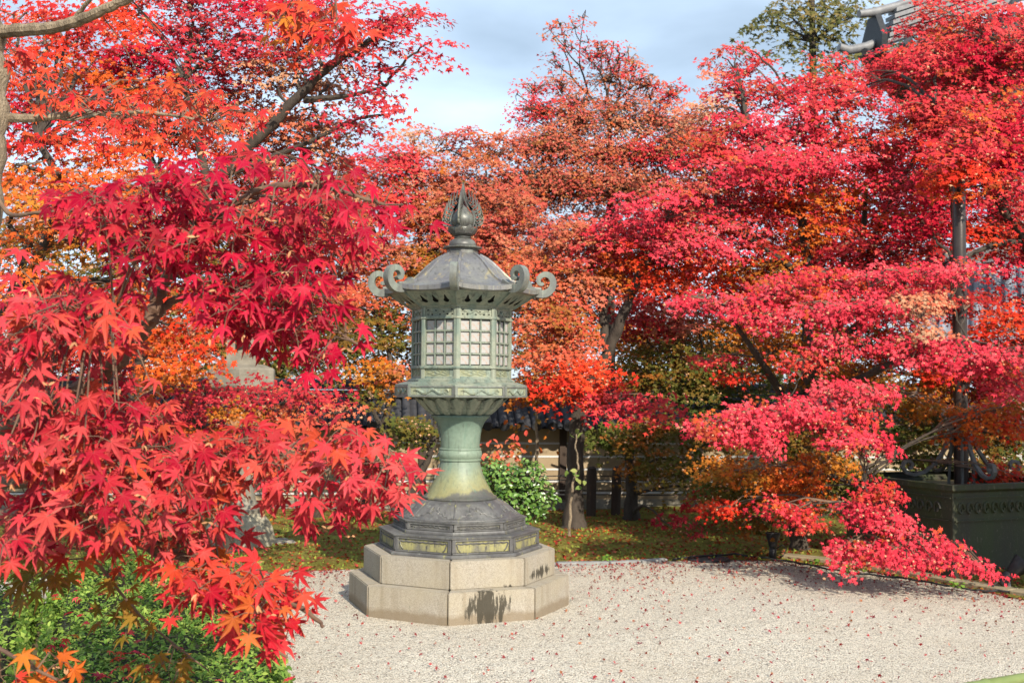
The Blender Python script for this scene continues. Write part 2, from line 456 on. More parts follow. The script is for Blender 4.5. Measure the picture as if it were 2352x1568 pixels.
# ------------------------------------------------------------------ temple wall with tiled coping
WA = R(7.0); WD = np.array([math.cos(WA), math.sin(WA), 0]); WN = np.array([math.sin(WA), -math.cos(WA), 0])
wall = empty('temple_wall', (0, 14.05, 0.02), WA)
tag(wall, 'low tan earthen temple wall with white lines and dark tiled coping behind trees', 'wall')
WX0, WX1 = -7.5, 7.0
b = MB(); b.box(WX0, WX1, 0, 0.42, -0.1, 1.12); b.build('wall_body', M['plaster_tan'], wall)
b = MB(); b.box(WX0, WX1, -0.06, 0.46, -0.12, 0.16); b.build('stone_footing', M['stone_grey'], wall)
for z in (0.245, 0.395, 0.55, 0.715, 0.885):
    b = MB(); b.box(WX0, WX1, -0.006, 0.02, z-0.012, z+0.012); b.build('white_line', M['plaster_white'], wall)
pm = MB(); pm.box(-0.045, 0.045, -0.05, 0.02, 0.16, 1.09); pm = pm.mesh('post', M['wood_dark'])
for i in range(8): inst('post', pm, wall, (-6.6+i*1.82, 0, 0))
b = MB(); b.box(WX0, WX1, -0.22, 0.64, 1.08, 1.15); b.build('eave_beam', M['wood_dark'], wall)
em = MB(); em.box(-0.028, 0.028, -0.30, 0.0, 1.085, 1.135); em = em.mesh('rafter', M['wood_dark'])
rm = MB(); rm.box(-0.024, 0.024, -0.305, -0.300, 1.09, 1.13); rm = rm.mesh('rafter_end', M['plaster_white'])
for i in range(36):
    r_ = inst('rafter', em, wall, (-6.4+i*0.36, 0, 0)); inst('rafter_end', rm, r_)
b = MB()
prof = [(-0.40, 1.14), (-0.12, 1.30), (0.21, 1.52), (0.54, 1.30), (0.82, 1.14)]
b.loft([[(WX0, y, z-0.05) for y, z in prof]+[(WX0, 0.21, 1.08)], [(WX1, y, z-0.05) for y, z in prof]+[(WX1, 0.21, 1.08)]])
croof = b.build('coping_roof', M['tile'], wall)
tm = MB()
tm.tube([(0, -0.42, 1.125), (0, -0.12, 1.29), (0, 0.18, 1.49)], [0.058, 0.056, 0.054], 10)
tm.tube([(0, -0.436, 1.117), (0, -0.42, 1.125)], [0.064, 0.066], 12)
tm = tm.mesh('round_tile', M['tile'], True)
for i in range(62): inst('round_tile', tm, croof, (-6.9+i*0.205+random.uniform(-.006, .006), 0, random.uniform(-.004, .004)))
fm = MB(); fm.loft([[(x, -0.41, 1.10+0.022*math.cos(x/0.07*math.pi)) for x in np.linspace(-.07, .07, 7)], [(x, 0.16, 1.455+0.02*math.cos(x/0.07*math.pi)) for x in np.linspace(-.07, .07, 7)]], False, False, False)
fm = fm.mesh('flat_tile', M['tile'], True)
for i in range(61): inst('flat_tile', fm, croof, (-6.9+0.1025+i*0.205, 0, 0))
for k in range(3):
    b = MB(); b.box(WX0, WX1, 0.21-0.13+k*0.014, 0.21+0.13-k*0.014, 1.46+k*0.05, 1.50+k*0.05); b.build('ridge_course', M['tile'], croof, bevel=0.006)
cap = MB(); cap.tube([(0, 0.21, 1.63), (0.33, 0.21, 1.63)], 0.062, 12); cap = cap.mesh('ridge_cap_tile', M['tile'], True)
for i in range(36): inst('ridge_cap_tile', cap, croof, (-6.4+i*0.345, 0, random.uniform(-.003, .003)))

# low wire fence in front of the wall
fence = empty('wire_fence', (0, 13.3, 0.02), WA)
tag(fence, 'low dark post and wire fence in front of tan wall', 'fence')
fp = MB(); fp.lathe([(0.06, -0.05), (0.062, 0.48), (0.055, 0.60), (0.03, 0.62)], 12); fp = fp.mesh('fence_post', M['wood_dark'], True)
for i, x in enumerate((-6.2, -4.6, -3.15, -2.34, -1.75, -0.1, 1.0, 1.32, 2.9, 4.3, 5.8)): inst('fence_post', fp, fence, (x, random.uniform(-.05, .05), 0.02), (0, R(random.uniform(-2, 2)), 0))
for z in (0.29, 0.34, 0.47, 0.52):
    w = MB(); w.tube([(x, 0.062, z-0.012*math.sin((x+7)*1.6)**2) for x in np.linspace(-7, 6.4, 40)], 0.007, 5); w.build('wire', M['wire'], fence, True)

# ------------------------------------------------------------------ temple hall seen over the trees on the right
HPHI = R(-30); FD = np.array([math.cos(HPHI), math.sin(HPHI), 0]); BD = np.array([-math.sin(HPHI), math.cos(HPHI), 0])
tipw = at(1968, 130, 19.2)
hall = empty('temple_hall', (tipw[0], tipw[1], 0), 0)
tag(hall, 'large temple hall with pale tiled hip roof rising behind red maples', 'building')
tip = np.array([0, 0, tipw[2]]); top = tip + 7.0*(FD+BD)/math.sqrt(2) + np.array([0, 0, 2.9])
def hbox(b, a0, a1, c0, c1, z0, z1):
    P = [FD*a+BD*c for a, c in ((a0, c0), (a1, c0), (a1, c1), (a0, c1))]
    b.prism([(p[0], p[1]) for p in P], z0, z1)
b = MB(); hbox(b, 2.2, 12, 2.2, 12, 0, tip[2]-.3); b.build('wall', M['plaster_white'], hall)
b = MB(); hbox(b, 2.05, 12.1, 2.05, 12.1, tip[2]-1.6, tip[2]-1.3); b.build('wall_beam', M['wood_dark'], hall)
cm = MB(); cm.lathe([(0.2, 0), (0.2, tip[2]-.2)], 16); cm = cm.mesh('column', M['wood_dark'], True)
for i in range(5):
    inst('column', cm, hall, FD*(2.1+i*2.4)+BD*2.1)
    if i: inst('column', cm, hall, FD*2.1+BD*(2.1+i*2.4))
def slope_mesh(a, bb, e1, e2, n=10, sag=0.25):
    loops = []
    for i in range(n+1):
        t = i/n
        p = np.array(a)*(1-t)+np.array(e1)*t; q = np.array(bb)*(1-t)+np.array(e2)*t
        s = -sag*math.sin(math.pi*t)
        loops.append([p+np.array([0, 0, s]), q+np.array([0, 0, s])])
    return loops
eave_r = tip + FD*11.0
b = MB(); b.loft(slope_mesh(top, top+FD*6, tip, eave_r), False, False, False); front_slope = b.build('roof_slope', M['tile_pale'], hall, smooth=True)
eave_b = tip + BD*13
b = MB(); b.loft(slope_mesh(top+BD*8, top, eave_b, tip), False, False, False); b.build('roof_slope', M['tile_pale'], hall, smooth=True)
b = MB(); hbox(b, 0.15, 11, 0.15, 12.5, tip[2]-.16, tip[2]-.08); b.build('soffit', M['wood_dark'], hall)
for i in range(34):
    x = 0.15+i*0.32
    e = tip+FD*x; s = min(1.0, x/(7.0/math.sqrt(2)))
    u_ = tip + FD*x + BD*(s*7.0/math.sqrt(2)) + np.array([0, 0, 2.9*s])
    tb = MB(); tb.tube([e-BD*.05+np.array([0, 0, 0.05]), e*.5+u_*.5+np.array([0, 0, 0.05-.25*s]), u_+np.array([0, 0, 0.05])], 0.065, 8); tb.build('round_tile', M['tile'], front_slope, smooth=True)
# the hip ridge: stacked courses, an end tile and a roll tile on top
dirv = (top-tip); Ld = np.linalg.norm(dirv); dirn = dirv/Ld
side = np.cross(dirn, [0, 0, 1]); side /= np.linalg.norm(side)
def ridge(start, nlev, length, w0, h, name='hip_ridge'):
    g = None
    for k in range(nlev):
        b = MB(); w = w0*(1-0.07*k); z0 = k*h
        a = start + dirn*(0.05*k); e = start + dirn*length
        L = []
        for p in (a, (a+e)/2-np.array([0, 0, .10]), e):
            L.append([p+side*w+np.array([0, 0, z0]), p-side*w+np.array([0, 0, z0]), p-side*w+np.array([0, 0, z0+h*.72]), p+side*w+np.array([0, 0, z0+h*.72])])
        b.loft(L)
        o = b.build('ridge_course', M['tile_pale'], hall)
    return o
ridge(tip+dirn*0.55+np.array([0, 0, .02]), 6, Ld, 0.20, 0.105)
b = MB(); b.tube([tip+dirn*s+np.array([0, 0, 0.66+z]) for s, z in ((0.05, 0.10), (0.4, 0.03), (0.9, 0.0), (1.6, .02), (Ld, .02))], [0.07, 0.085, 0.08, 0.08, 0.08], 12); b.build('ridge_roll_tile', M['tile_pale'], hall, smooth=True)
b = MB(); e = tip+dirn*0.45
b.loft([[e+side*x*1.0+np.array([0, 0, z]) - dirn*o for x, z in ((-.30, -.05), (-.33, .2), (-.22, .42), (-.12, .62), (.12, .62), (.22, .42), (.33, .2), (.30, -.05))] for o in (0, 0.12)]); b.build('ridge_end_tile', M['black_metal'], hall)
b = MB(); b.tube([tip+np.array([-0.05, -0.05, 0.10])+dirn*s+np.array([0, 0, z]) for s, z in ((-0.35, 0.16), (-.15, .04), (0.25, -0.02), (0.6, 0))], [0.07, 0.085, 0.085, 0.08], 12); b.build('corner_roll_tile', M['tile_pale'], hall, smooth=True)

# ------------------------------------------------------------------ low building with a blue-grey roof at the far right
shed = empty('storehouse', (7.6, 15.4, 0), R(-24))
tag(shed, 'white plastered storehouse with blue-grey tiled roof behind dark pole', 'building')
b = MB(); b.box(-0.9, 5.5, 0, 4, 0, 2.5); b.build('wall', M['plaster_white'], shed)
for x in (-0.85, 0.35, 1.5, 2.7):
    b = MB(); b.box(x-0.06, x+0.06, -0.05, 0.03, 0, 2.5); b.build('post', M['wood_dark'], shed)
b = MB(); b.box(-0.95, 5.5, -0.07, 0.03, 1.0, 1.1); b.build('rail_beam', M['wood_dark'], shed)
b = MB(); b.loft([[(-1.6, -0.9, 2.42), (6, -0.9, 2.42)], [(-1.6, 0.7, 2.95), (6, 0.7, 2.95)], [(-1.6, 2.2, 3.75), (6, 2.2, 3.75)]], False, False, False)
b.loft([[(-1.6, -0.9, 2.36), (6, -0.9, 2.36)], [(-1.6, 0.7, 2.87), (6, 0.7, 2.87)], [(-1.6, 2.2, 3.67), (6, 2.2, 3.67)]], False, False, False)
b.box(-1.6, 6, -0.92, -0.88, 2.30, 2.425)
sroof = b.build('roof', M['tile_blue'], shed)
tmm = MB(); tmm.tube([(0, -0.93, 2.44), (0, 0.7, 2.98), (0, 2.2, 3.78)], 0.062, 8); tmm = tmm.mesh('round_tile', M['tile_blue'], True)
for i in range(34): inst('round_tile', tmm, sroof, (-1.55+i*0.22, 0, random.uniform(-.004, .004)))
b = MB(); b.box(-1.7, 6, 2.05, 2.4, 3.72, 3.98); b.build('roof_ridge', M['tile_pale'], shed, bevel=0.03)

# ------------------------------------------------------------------ granite plinth and bronze lantern
L0 = on_ground(1053, 1375); L0 = np.array([L0[0]*8.19/L0[1], 8.19, 0.0])
LROT = math.atan2(-L0[1], -L0[0]) - R(5) + R(22.5)
C8, S8 = math.cos(math.pi/8), math.sin(math.pi/8)
plinth = empty('stone_plinth', L0, LROT)
tag(plinth, 'two stepped octagonal pale granite plinth under the bronze lantern', 'plinth')
def stain_attr(m, fn):
    at_ = m.attributes.new('stain', 'FLOAT', 'POINT')
    at_.data.foreach_set('value', [fn(v.co) for v in m.vertices])
def block_mesh(Ro, z0, z1, ri, fn=None):
    g = 0.0035
    a = Ro*C8; h = Ro*S8 - g
    ai = ri*C8; hi = ri*S8 - g
    bm = bmesh.new()
    # front face finely divided so that the stains can sit on it
    b = MB(); ny, nz = 26, 10
    loops = []
    for j in range(nz+1):
        z = z0+(z1-z0)*j/nz
        loops.append([(a, -h+2*h*i/ny, z) for i in range(ny+1)] + [(ai, hi, z), (ai, -hi, z)])
    b.loft(loops)
    m = b.mesh('stone_block', M['granite'])
    bm.free()
    bm = bmesh.new(); bm.from_mesh(m)
    ed = [e for e in bm.edges if len(e.link_faces) == 2 and e.calc_face_angle(0) > R(30)]
    bmesh.ops.bevel(bm, geom=ed, offset=0.006, segments=2, affect='EDGES')
    bm.to_mesh(m); bm.free()
    stain_attr(m, fn if fn else (lambda c: 0.0))
    return m
def bumpf(y, c, w): return max(0.0, 1-abs((y-c)/w))
def hgt(z, z0, z1): return (z-z0)/(z1-z0)
plain1 = block_mesh(0.83, -0.03, 0.222, 0.45)
plain2 = block_mesh(0.722, 0.222, 0.416, 0.30)
# faces: which of the eight look at the camera (0 = the one just right of the front edge)
st_low = block_mesh(0.83, -0.03, 0.222, 0.45, lambda c: (0.72*bumpf(c.y, -0.02, 0.30)**.5*(0.55+0.45*(1-abs(hgt(c.z, -.03, .222)-.55)))) if c.x > 0.6 else 0)
st_up = block_mesh(0.722, 0.222, 0.416, 0.30, lambda c: (0.62*bumpf(c.y, 0.16, 0.16)**.5*max(0, 0.9-2.2*hgt(c.z, .222, .416))) if c.x > 0.5 else 0)
st_side = block_mesh(0.722, 0.222, 0.416, 0.30, lambda c: (0.72*bumpf(c.y, 0.0, 0.28)**.5*max(0, 1.0-1.25*abs(hgt(c.z, .222, .416)-.30))) if c.x > 0.5 else 0)
st_left = block_mesh(0.83, -0.03, 0.222, 0.45, lambda c: 0.45*bumpf(c.y, -0.1, 0.28) if c.x > 0.6 else 0)
for k in range(8):
    a = k*math.pi/4
    inst('stone_block', {0: st_low, 6: st_left}.get(k, plain1), plinth, rot=(0, 0, a))
    inst('stone_block', {0: st_up, 1: st_side}.get(k, plain2), plinth, rot=(0, 0, a))

lantern = empty('bronze_lantern', (L0[0], L0[1], 0.416), LROT)
tag(lantern, 'tall octagonal bronze temple lantern with green patina, scrolled roof and flame finial', 'lantern')
ZB = 0.416
def lpart(b, name, mat, parent=lantern, smooth=False, bevel=0.0, rot=(0, 0, 0)):
    b.v = [(x, y, z-ZB) for x, y, z in b.v]
    return b.build(name, M[mat], parent, smooth, bevel, (0, 0, 0), rot)
def lring(b, name, mat, n=8, a0=0.0, smooth=False, bevel=0.0, parent=None, step=None):
    b.v = [(x, y, z-ZB) for x, y, z in b.v]
    m = b.mesh(name, M[mat], smooth)
    if bevel: bevel_mesh(m, bevel)
    return [inst(name, m, parent[k] if isinstance(parent, list) else (parent or lantern), rot=(0, 0, 0) if isinstance(parent, list) else (0, 0, a0+k*2*math.pi/n)) for k in range(n)]
def face_frame(b, Rr, z0, z1, wt, wb, ws, d0, d1):
    """rails and stiles round one face of an octagon of radius Rr, standing from d0 to d1 beyond the face plane"""
    a = Rr*C8; h = Rr*S8
    b.box(a+d0, a+d1, -h, h, z1-wt, z1); b.box(a+d0, a+d1, -h, h, z0, z0+wb)
    b.box(a+d0, a+d1, -h, -h+ws, z0+wb, z1-wt); b.box(a+d0, a+d1, h-ws, h, z0+wb, z1-wt)
def squiggle(b, a, y0, y1, zc, amp, r, waves, ph=0.0, n=26, curl=True):
    pts = []; rad = []
    for i in range(n):
        t = i/(n-1)
        y = y0+(y1-y0)*t
        pts.append((a, y, zc+amp*math.sin(t*waves*2*math.pi+ph)*(0.6+0.4*math.sin(math.pi*t))))
        rad.append(r*(0.45+0.9*math.sin(math.pi*min(1, t*1.05+.02))**.7))
    b.tube(pts, rad, 5)
    if curl:
        for i in range(3, n-2, 4):
            t = i/(n-1); p = pts[i]; s = 1 if (i//4) % 2 else -1
            b.tube([(a, p[1]+0.5*amp*math.sin(q)*.9, p[2]+s*amp*0.7*(1-math.cos(q))*.55) for q in np.linspace(0, 4.2, 7)], np.linspace(r*.6, r*.2, 7), 4)

# --- lower and upper base tiers
def tier(Rr, z0, z1, flare, pan):
    b = MB()
    prof = [(Rr+flare, z0), (Rr+flare, z0+0.012), (Rr+flare*.4, z0+0.022), (Rr-0.016, z0+0.024), (Rr-0.016, z1-0.012), (Rr-0.016, z1-0.010)]
    b.octa([(r, z) for r, z in prof])
    lpart(b, 'base_core', 'bronze_dark', bevel=0.0)
    b = MB(); b.octa([(Rr+0.004, z1-0.013), (Rr+0.006, z1-0.003), (Rr-0.004, z1)])
    lpart(b, 'base_lid', 'bronze_dark')
    b = MB(); face_frame(b, Rr-0.016, z0+0.024, z1-0.013, 0.014, 0.012, 0.026, 0.0, 0.0135)
    lring(b, 'base_frame', 'bronze_dark', bevel=0.003)
    b = MB(); a = (Rr-0.016)*C8; h = (Rr-0.016)*S8-0.028
    zc = (z0+z1)/2; hz = (z1-z0)/2-0.030
    b.box(a+0.0005, a+0.003, -h, h, zc-hz, zc+hz)
    lring(b, 'base_panel', 'bronze_panel')
    b = MB()
    if pan == 'comb':          # hanging scalloped tracery under the top rail and round the ends
        for s in (-1, 1):
            b.tube([(a+0.006, s*(h-0.006-0.030*(1-math.cos(q))), zc+hz*.62*math.cos(q*2)) for q in np.linspace(0, math.pi/2, 9)], 0.005, 5)
        b.tube([(a+0.006, y, zc+hz-0.012-0.006*abs(math.sin(y*70))) for y in np.linspace(-h+.01, h-.01, 60)], 0.005, 5)
    else:
        b.tube([(a+0.006, y, zc+hz-0.006-0.022*abs(y/h)**2-0.004*math.sin(y*160)) for y in np.linspace(-h+.005, h-.005, 60)], 0.0045, 5)
        b.tube([(a+0.006, y, zc-hz+0.006+0.018*abs(y/h)**2) for y in np.linspace(-h+.005, h-.005, 30)], 0.004, 5)
    lring(b, 'base_relief', 'bronze_dark', smooth=True)
tier(0.605, 0.418, 0.562, 0.022, 'comb')
tier(0.502, 0.564, 0.655, 0.008, 'arch')
# --- domed lotus foot with cloud-shaped petals in relief
dome = [(0.462, 0.656), (0.460, 0.664), (0.435, 0.672), (0.410, 0.690), (0.385, 0.716), (0.350, 0.745), (0.315, 0.768), (0.292, 0.778), (0.284, 0.780)]
b = MB(); b.lathe(dome, 96); lpart(b, 'lotus_foot', 'bronze_dark', smooth=True)
def dome_pt(t, ang):
    rr = np.interp(t, np.linspace(0, 1, len(dome)), [d[0] for d in dome]); z = np.interp(t, np.linspace(0, 1, len(dome)), [d[1] for d in dome])
    return (rr*math.cos(ang), rr*math.sin(ang), z)
b = MB()
for s in (-1, 1):
    b.tube([dome_pt(0.22+0.30*q+0.02*math.sin(q*20), s*(0.03+0.33*(1-q)**0.8+0.012*math.sin(q*22))) for q in np.linspace(0, 1, 24)], 0.007, 5)
    b.tube([dome_pt(0.52+0.10*math.sin(q), s*(0.03+0.035*(1-math.cos(q)))) for q in np.linspace(0, 4.4, 10)], 0.0065, 5)
b.tube([dome_pt(t, math.pi/8) for t in np.linspace(0.2, 0.95, 8)], 0.006, 5)
lring(b, 'petal_relief', 'bronze_dark', smooth=True)
# --- stem, waist band
stem = [(0.276, 0.779), (0.282, 0.786), (0.281, 0.797), (0.262, 0.803), (0.246, 0.824), (0.222, 0.862), (0.196, 0.912), (0.173, 0.965), (0.158, 1.015), (0.150, 1.055), (0.149, 1.062)]
b = MB(); b.lathe(stem, 72); lpart(b, 'stem_foot', 'bronze_stem', smooth=True)
b = MB(); b.lathe([(0.150, 1.060), (0.158, 1.063), (0.160, 1.072), (0.154, 1.078), (0.163, 1.090), (0.166, 1.110), (0.163, 1.132), (0.155, 1.142), (0.160, 1.148), (0.158, 1.156), (0.148, 1.159)], 72); lpart(b, 'waist_band', 'bronze_stem', smooth=True)
b = MB(); b.lathe([(0.147, 1.157), (0.149, 1.20), (0.154, 1.26), (0.165, 1.31), (0.182, 1.350), (0.205, 1.378), (0.216, 1.386), (0.222, 1.392), (0.222, 1.402), (0.212, 1.406)], 72); lpart(b, 'stem_neck', 'bronze_stem', smooth=True)
# raised cast lettering column and plaque on the left of the stem
LA = math.pi+R(8)+math.atan2(0, -1)*0
lang = (math.atan2(-L0[1], -L0[0]) - R(80)) - LROT
b = MB()
for i in range(7):
    z = 1.335-i*0.019; rr = np.interp(z, [1.20, 1.26, 1.31, 1.35], [0.149, 0.154, 0.165, 0.182])
    for j, (w, hh) in enumerate(((0.020, 0.004), (0.006, 0.010), (0.014, 0.004))):
        aa = lang+0.02*(i % 2)
        p = np.array([rr*math.cos(aa), rr*math.sin(aa)]); t = np.array([-math.sin(aa), math.cos(aa)]); o = np.array([math.cos(aa), math.sin(aa)])
        zz_ = z-0.006*j+0.006
        c = [p+t*w*.8-o*0.006, p-t*w*.8-o*0.006, p-t*w*.8+o*0.010, p+t*w*.8+o*0.010]
        b.prism([tuple(q) for q in c], zz_-hh/2, zz_+hh/2)
lpart(b, 'cast_lettering', 'bronze_scroll')
b = MB()
for i in range(4):
    b.tube([((np.interp(z, [.912, .965, 1.015, 1.055], [.196, .173, .158, .150])+0.006)*math.cos(lang+(i-1.5)*0.055), (np.interp(z, [.912, .965, 1.015, 1.055], [.196, .173, .158, .150])+0.006)*math.sin(lang+(i-1.5)*0.055), z) for z in np.linspace(0.93, 1.035, 7)], 0.0048, 5)
lpart(b, 'cast_ornament', 'bronze_scroll', smooth=True)
# --- lotus bowl with petals
bowl = [(0.200, 1.404), (0.212, 1.412), (0.238, 1.432), (0.268, 1.462), (0.298, 1.498), (0.322, 1.530), (0.325, 1.542)]
b = MB(); b.lathe(bowl, 72); lpart(b, 'lotus_bowl', 'bronze_green', smooth=True)
def bowl_r(z): return np.interp(z, [p[1] for p in bowl], [p[0] for p in bowl])
def petal(w0, off, ztop):
    b = MB(); loops = []; ny = 9
    for j in range(9):
        t = j/8; z = 1.408+(ztop-1.408)*t
        w = w0*(0.55+0.5*t)*(1 if t < 0.72 else math.sqrt(max(0.02, 1-((t-0.72)/0.285)**2)))
        row = []
        for i in range(ny):
            q = -1+2*i/(ny-1)
            rr = bowl_r(z)+off*(1-q*q)**.6+0.003+0.012*t**3
            row.append((rr*math.cos(q*w), rr*math.sin(q*w), z))
        loops.append(row)
    b.loft(loops, False, False, False)
    return b
lring(petal(0.20, 0.020, 1.532), 'lotus_petal', 'bronze_green', 16, 0.0, True)
# --- octagonal ledge with relief panels
b = MB(); b.octa([(0.30, 1.530), (0.470, 1.540), (0.494, 1.548), (0.494, 1.618), (0.500, 1.622), (0.500, 1.630), (0.486, 1.634), (0.425, 1.652), (0.40, 1.653)])
lpart(b, 'ledge', 'bronze_green')
b = MB(); face_frame(b, 0.494, 1.540, 1.622, 0.011, 0.013, 0.020, 0.0, 0.010); lring(b, 'ledge_frame', 'bronze_scroll', bevel=0.002)
b = MB(); a = 0.494*C8
b.box(a+0.0005, a+0.0025, -0.168, 0.168, 1.554, 1.610)
lring(b, 'ledge_panel', 'bronze_relief')
b = MB(); squiggle(b, a+0.004, -0.145, 0.150, 1.581, 0.015, 0.0085, 2.2, 0.6, 34)
b.lathe([(0.001, 0), (0.001, 0.001)], 3) if False else None
b.tube([(a+0.005, 0.125+0.016*math.cos(q), 1.583+0.014*math.sin(q)) for q in np.linspace(0, 5.2, 9)], np.linspace(0.009, 0.003, 9), 5)
lring(b, 'dragon_relief', 'bronze_relief', smooth=True)
# --- fire box
RB = 0.382; AB = RB*C8; HB = RB*S8
b = MB(); b.octa([(0.408, 1.652), (0.408, 1.664), (0.392, 1.672), (0.388, 1.676)]); lpart(b, 'firebox_sill', 'bronze_green')
b = MB(); b.octa([(0.345, 1.665), (0.345, 2.21)]); lpart(b, 'firebox_shade_core', 'inside_shade')  # solid filler coloured as the shade inside the fire box
w_ = 0.027
va = math.pi/8
V = np.array([RB*math.cos(va), RB*math.sin(va)]); t1 = np.array([0, -1.0]); t2 = np.array([-math.sin(math.pi/4)*-1, math.cos(math.pi/4)])*1.0
t2 = np.array([math.cos(math.pi/4+math.pi/2), math.sin(math.pi/4+math.pi/2)])
vi = V*(1-0.030/RB)
b = MB(); b.prism([tuple(V), tuple(V+t2*w_), tuple(V+t2*w_-np.array([math.cos(math.pi/4), math.sin(math.pi/4)])*.022), tuple(vi*.97), tuple(V+t1*w_-np.array([.022, 0])), tuple(V+t1*w_)], 1.674, 2.205)
lring(b, 'corner_post', 'bronze_green', bevel=0.002)
hs = HB-w_+0.001
def rail(z0, z1, nm='rail', pr=0.0):
    b = MB(); b.box(AB-0.02, AB-0.003+pr, -hs, hs, z0, z1); return lring(b, nm, 'bronze_green', bevel=0.002)
rail(1.674, 1.690); rail(1.748, 1.772, pr=0.006); rail(2.108, 2.132, pr=0.004); rail(2.190, 2.206)
b = MB(); b.octa([(RB+0.010, 1.750), (RB+0.010, 1.759), (RB-0.003, 1.765)]); b.octa([(RB+0.007, 2.113), (RB+0.007, 2.127)]); b.octa([(RB+0.008, 2.196), (RB+0.012, 2.206)])
lpart(b, 'firebox_band', 'bronze_green')
b = MB(); b.box(AB-0.018, AB-0.010, -hs, hs, 1.690, 1.748)
low = lring(b, 'skirting_panel', 'bronze_relief')
b = MB()
for k in range(3): squiggle(b, AB-0.009, -hs+.012, hs-.012, 1.706+k*0.013, 0.006, 0.0035, 2.4+.7*k, k*1.9, 30, False)
lring(b, 'wave_relief', 'bronze_relief', smooth=True, parent=low)
# pierced frieze: a plate with real openings
def holed_plate(outer, holes, fn, thick=None):
    bm = bmesh.new(); edges = []
    for loop in [outer]+holes:
        vs = [bm.verts.new((p[0], p[1], 0)) for p in loop]
        for i in range(len(vs)): edges.append(bm.edges.new((vs[i], vs[(i+1) % len(vs)])))
    bmesh.ops.triangle_fill(bm, use_beauty=True, edges=edges, use_dissolve=False)
    bmesh.ops.subdivide_edges(bm, edges=[e for e in bm.edges if e.calc_length() > 0.06], cuts=1)
    b = MB()
    idx = {v: i for i, v in enumerate(bm.verts)}
    b.add([fn(v.co.x, v.co.y) for v in bm.verts], [tuple(idx[v] for v in f.verts) for f in bm.faces])
    bm.free(); return b
def blob(cx, cy, rx, ry, seed, n=9):
    r_ = random.Random(seed)
    return [(cx+rx*(0.6+.6*r_.random())*math.cos(2*math.pi*i/n), cy+ry*(0.6+.6*r_.random())*math.sin(2*math.pi*i/n)) for i in range(n)]
holes = [blob(y, z, rx, rz, i) for i, (y, z, rx, rz) in enumerate(((-0.100, 2.175, .008, .008), (-0.066, 2.143, .010, .007), (-0.035, 2.172, .009, .005), (0.0, 2.143, .010, .006), (0.03, 2.163, .011, .005), (0.062, 2.143, .009, .007), (0.098, 2.178, .008, .007), (0.100, 2.145, .009, .007), (-.1, 2.144, .006, .006)))]
b = holed_plate([(-hs, 2.132), (hs, 2.132), (hs, 2.190), (-hs, 2.190)], holes, lambda y, z: (AB-0.010, y, z))
fr = lring(b, 'frieze_panel', 'bronze_green')
b = MB(); squiggle(b, AB-0.008, -hs+.01, hs-.01, 2.161, 0.012, 0.004, 2.5, 0.3, 30)
lring(b, 'frieze_relief', 'bronze_green', smooth=True, parent=fr)
# lattice windows: frame > panes and muntins
b = MB(); zt, zb = 2.108, 1.772
b.box(AB-0.020, AB-0.008, -hs, -hs+0.006, zb, zt); b.box(AB-0.020, AB-0.008, hs-0.006, hs, zb, zt)
wins = lring(b, 'lattice_window', 'bronze_green')
cw = (2*hs)/3; ch = (zt-zb)/4
mv = MB(); mv.box(AB-0.019, AB-0.009, -0.006, 0.006, zb-ZB, zt-ZB); mv = mv.mesh('muntin', M['bronze_green']); bevel_mesh(mv, 0.0015)
mh = MB(); mh.box(AB-0.020, AB-0.0075, -hs+.006, hs-.006, -0.006, 0.006); mh = mh.mesh('muntin', M['bronze_green']); bevel_mesh(mh, 0.0015)
pn = MB(); pn.box(-0.0015, 0.0015, -cw/2+.0075, cw/2-.0075, -ch/2+.0075, ch/2-.0075); pn = pn.mesh('pane', M['pane'])
for w in wins:
    for i in (1, 2): inst('muntin', mv, w, (0, -hs+cw*i, 0))
    for j in (1, 2, 3): inst('muntin', mh, w, (0, 0, zb-ZB+ch*j))
    for i in range(3):
        for j in range(4): inst('pane', pn, w, (AB-0.0235+random.uniform(-.0008, .0008), -hs+cw*(i+.5), zb-ZB+ch*(j+.5)))
# --- flared skirt under the eaves with trefoil openings
def skirt_pt(s, t):
    """s -1..1 across the face, t 0..1 outward and up"""
    rr = 0.392+0.155*t**1.25; z = 2.206+0.100*t-0.02*t*(1-t)*2
    return (rr*C8, s*rr*S8, z)
def trefoil(c, sc=1.0, n=22):
    pts = []
    for i in range(n):
        q = 2*math.pi*i/n
        x, y = math.cos(q), math.sin(q)
        # two round lobes below, one pointed lobe above
        if y > 0.15: px = 0.62*x*(1-0.55*max(0, y-0.3)); py = y*1.05
        else: px = 1.0*x*(1+0.10*abs(x)); py = y*0.55
        pts.append((c+0.125*sc*px, 0.46+0.30*py))
    return pts
b = holed_plate([(-1, 0), (-.5, 0), (0, 0), (.5, 0), (1, 0), (1, .33), (1, .66), (1, 1), (.5, 1), (0, 1), (-.5, 1), (-1, 1), (-1, .66), (-1, .33)], [trefoil(c) for c in (-0.52, 0.0, 0.52)], skirt_pt)
lring(b, 'eave_skirt', 'bronze_green')
b = MB(); b.octa([(0.36, 2.20), (0.37, 2.215), (0.50, 2.30)]); lpart(b, 'skirt_shade_liner', 'inside_shade')  # cone coloured as the shade seen through the trefoil openings
b = MB(); b.tube([(skirt_pt(1, t)[0]+.004, skirt_pt(1, t)[1], skirt_pt(1, t)[2]) for t in np.linspace(0, 1, 6)], 0.006, 6); lring(b, 'skirt_rib', 'bronze_green', smooth=True)
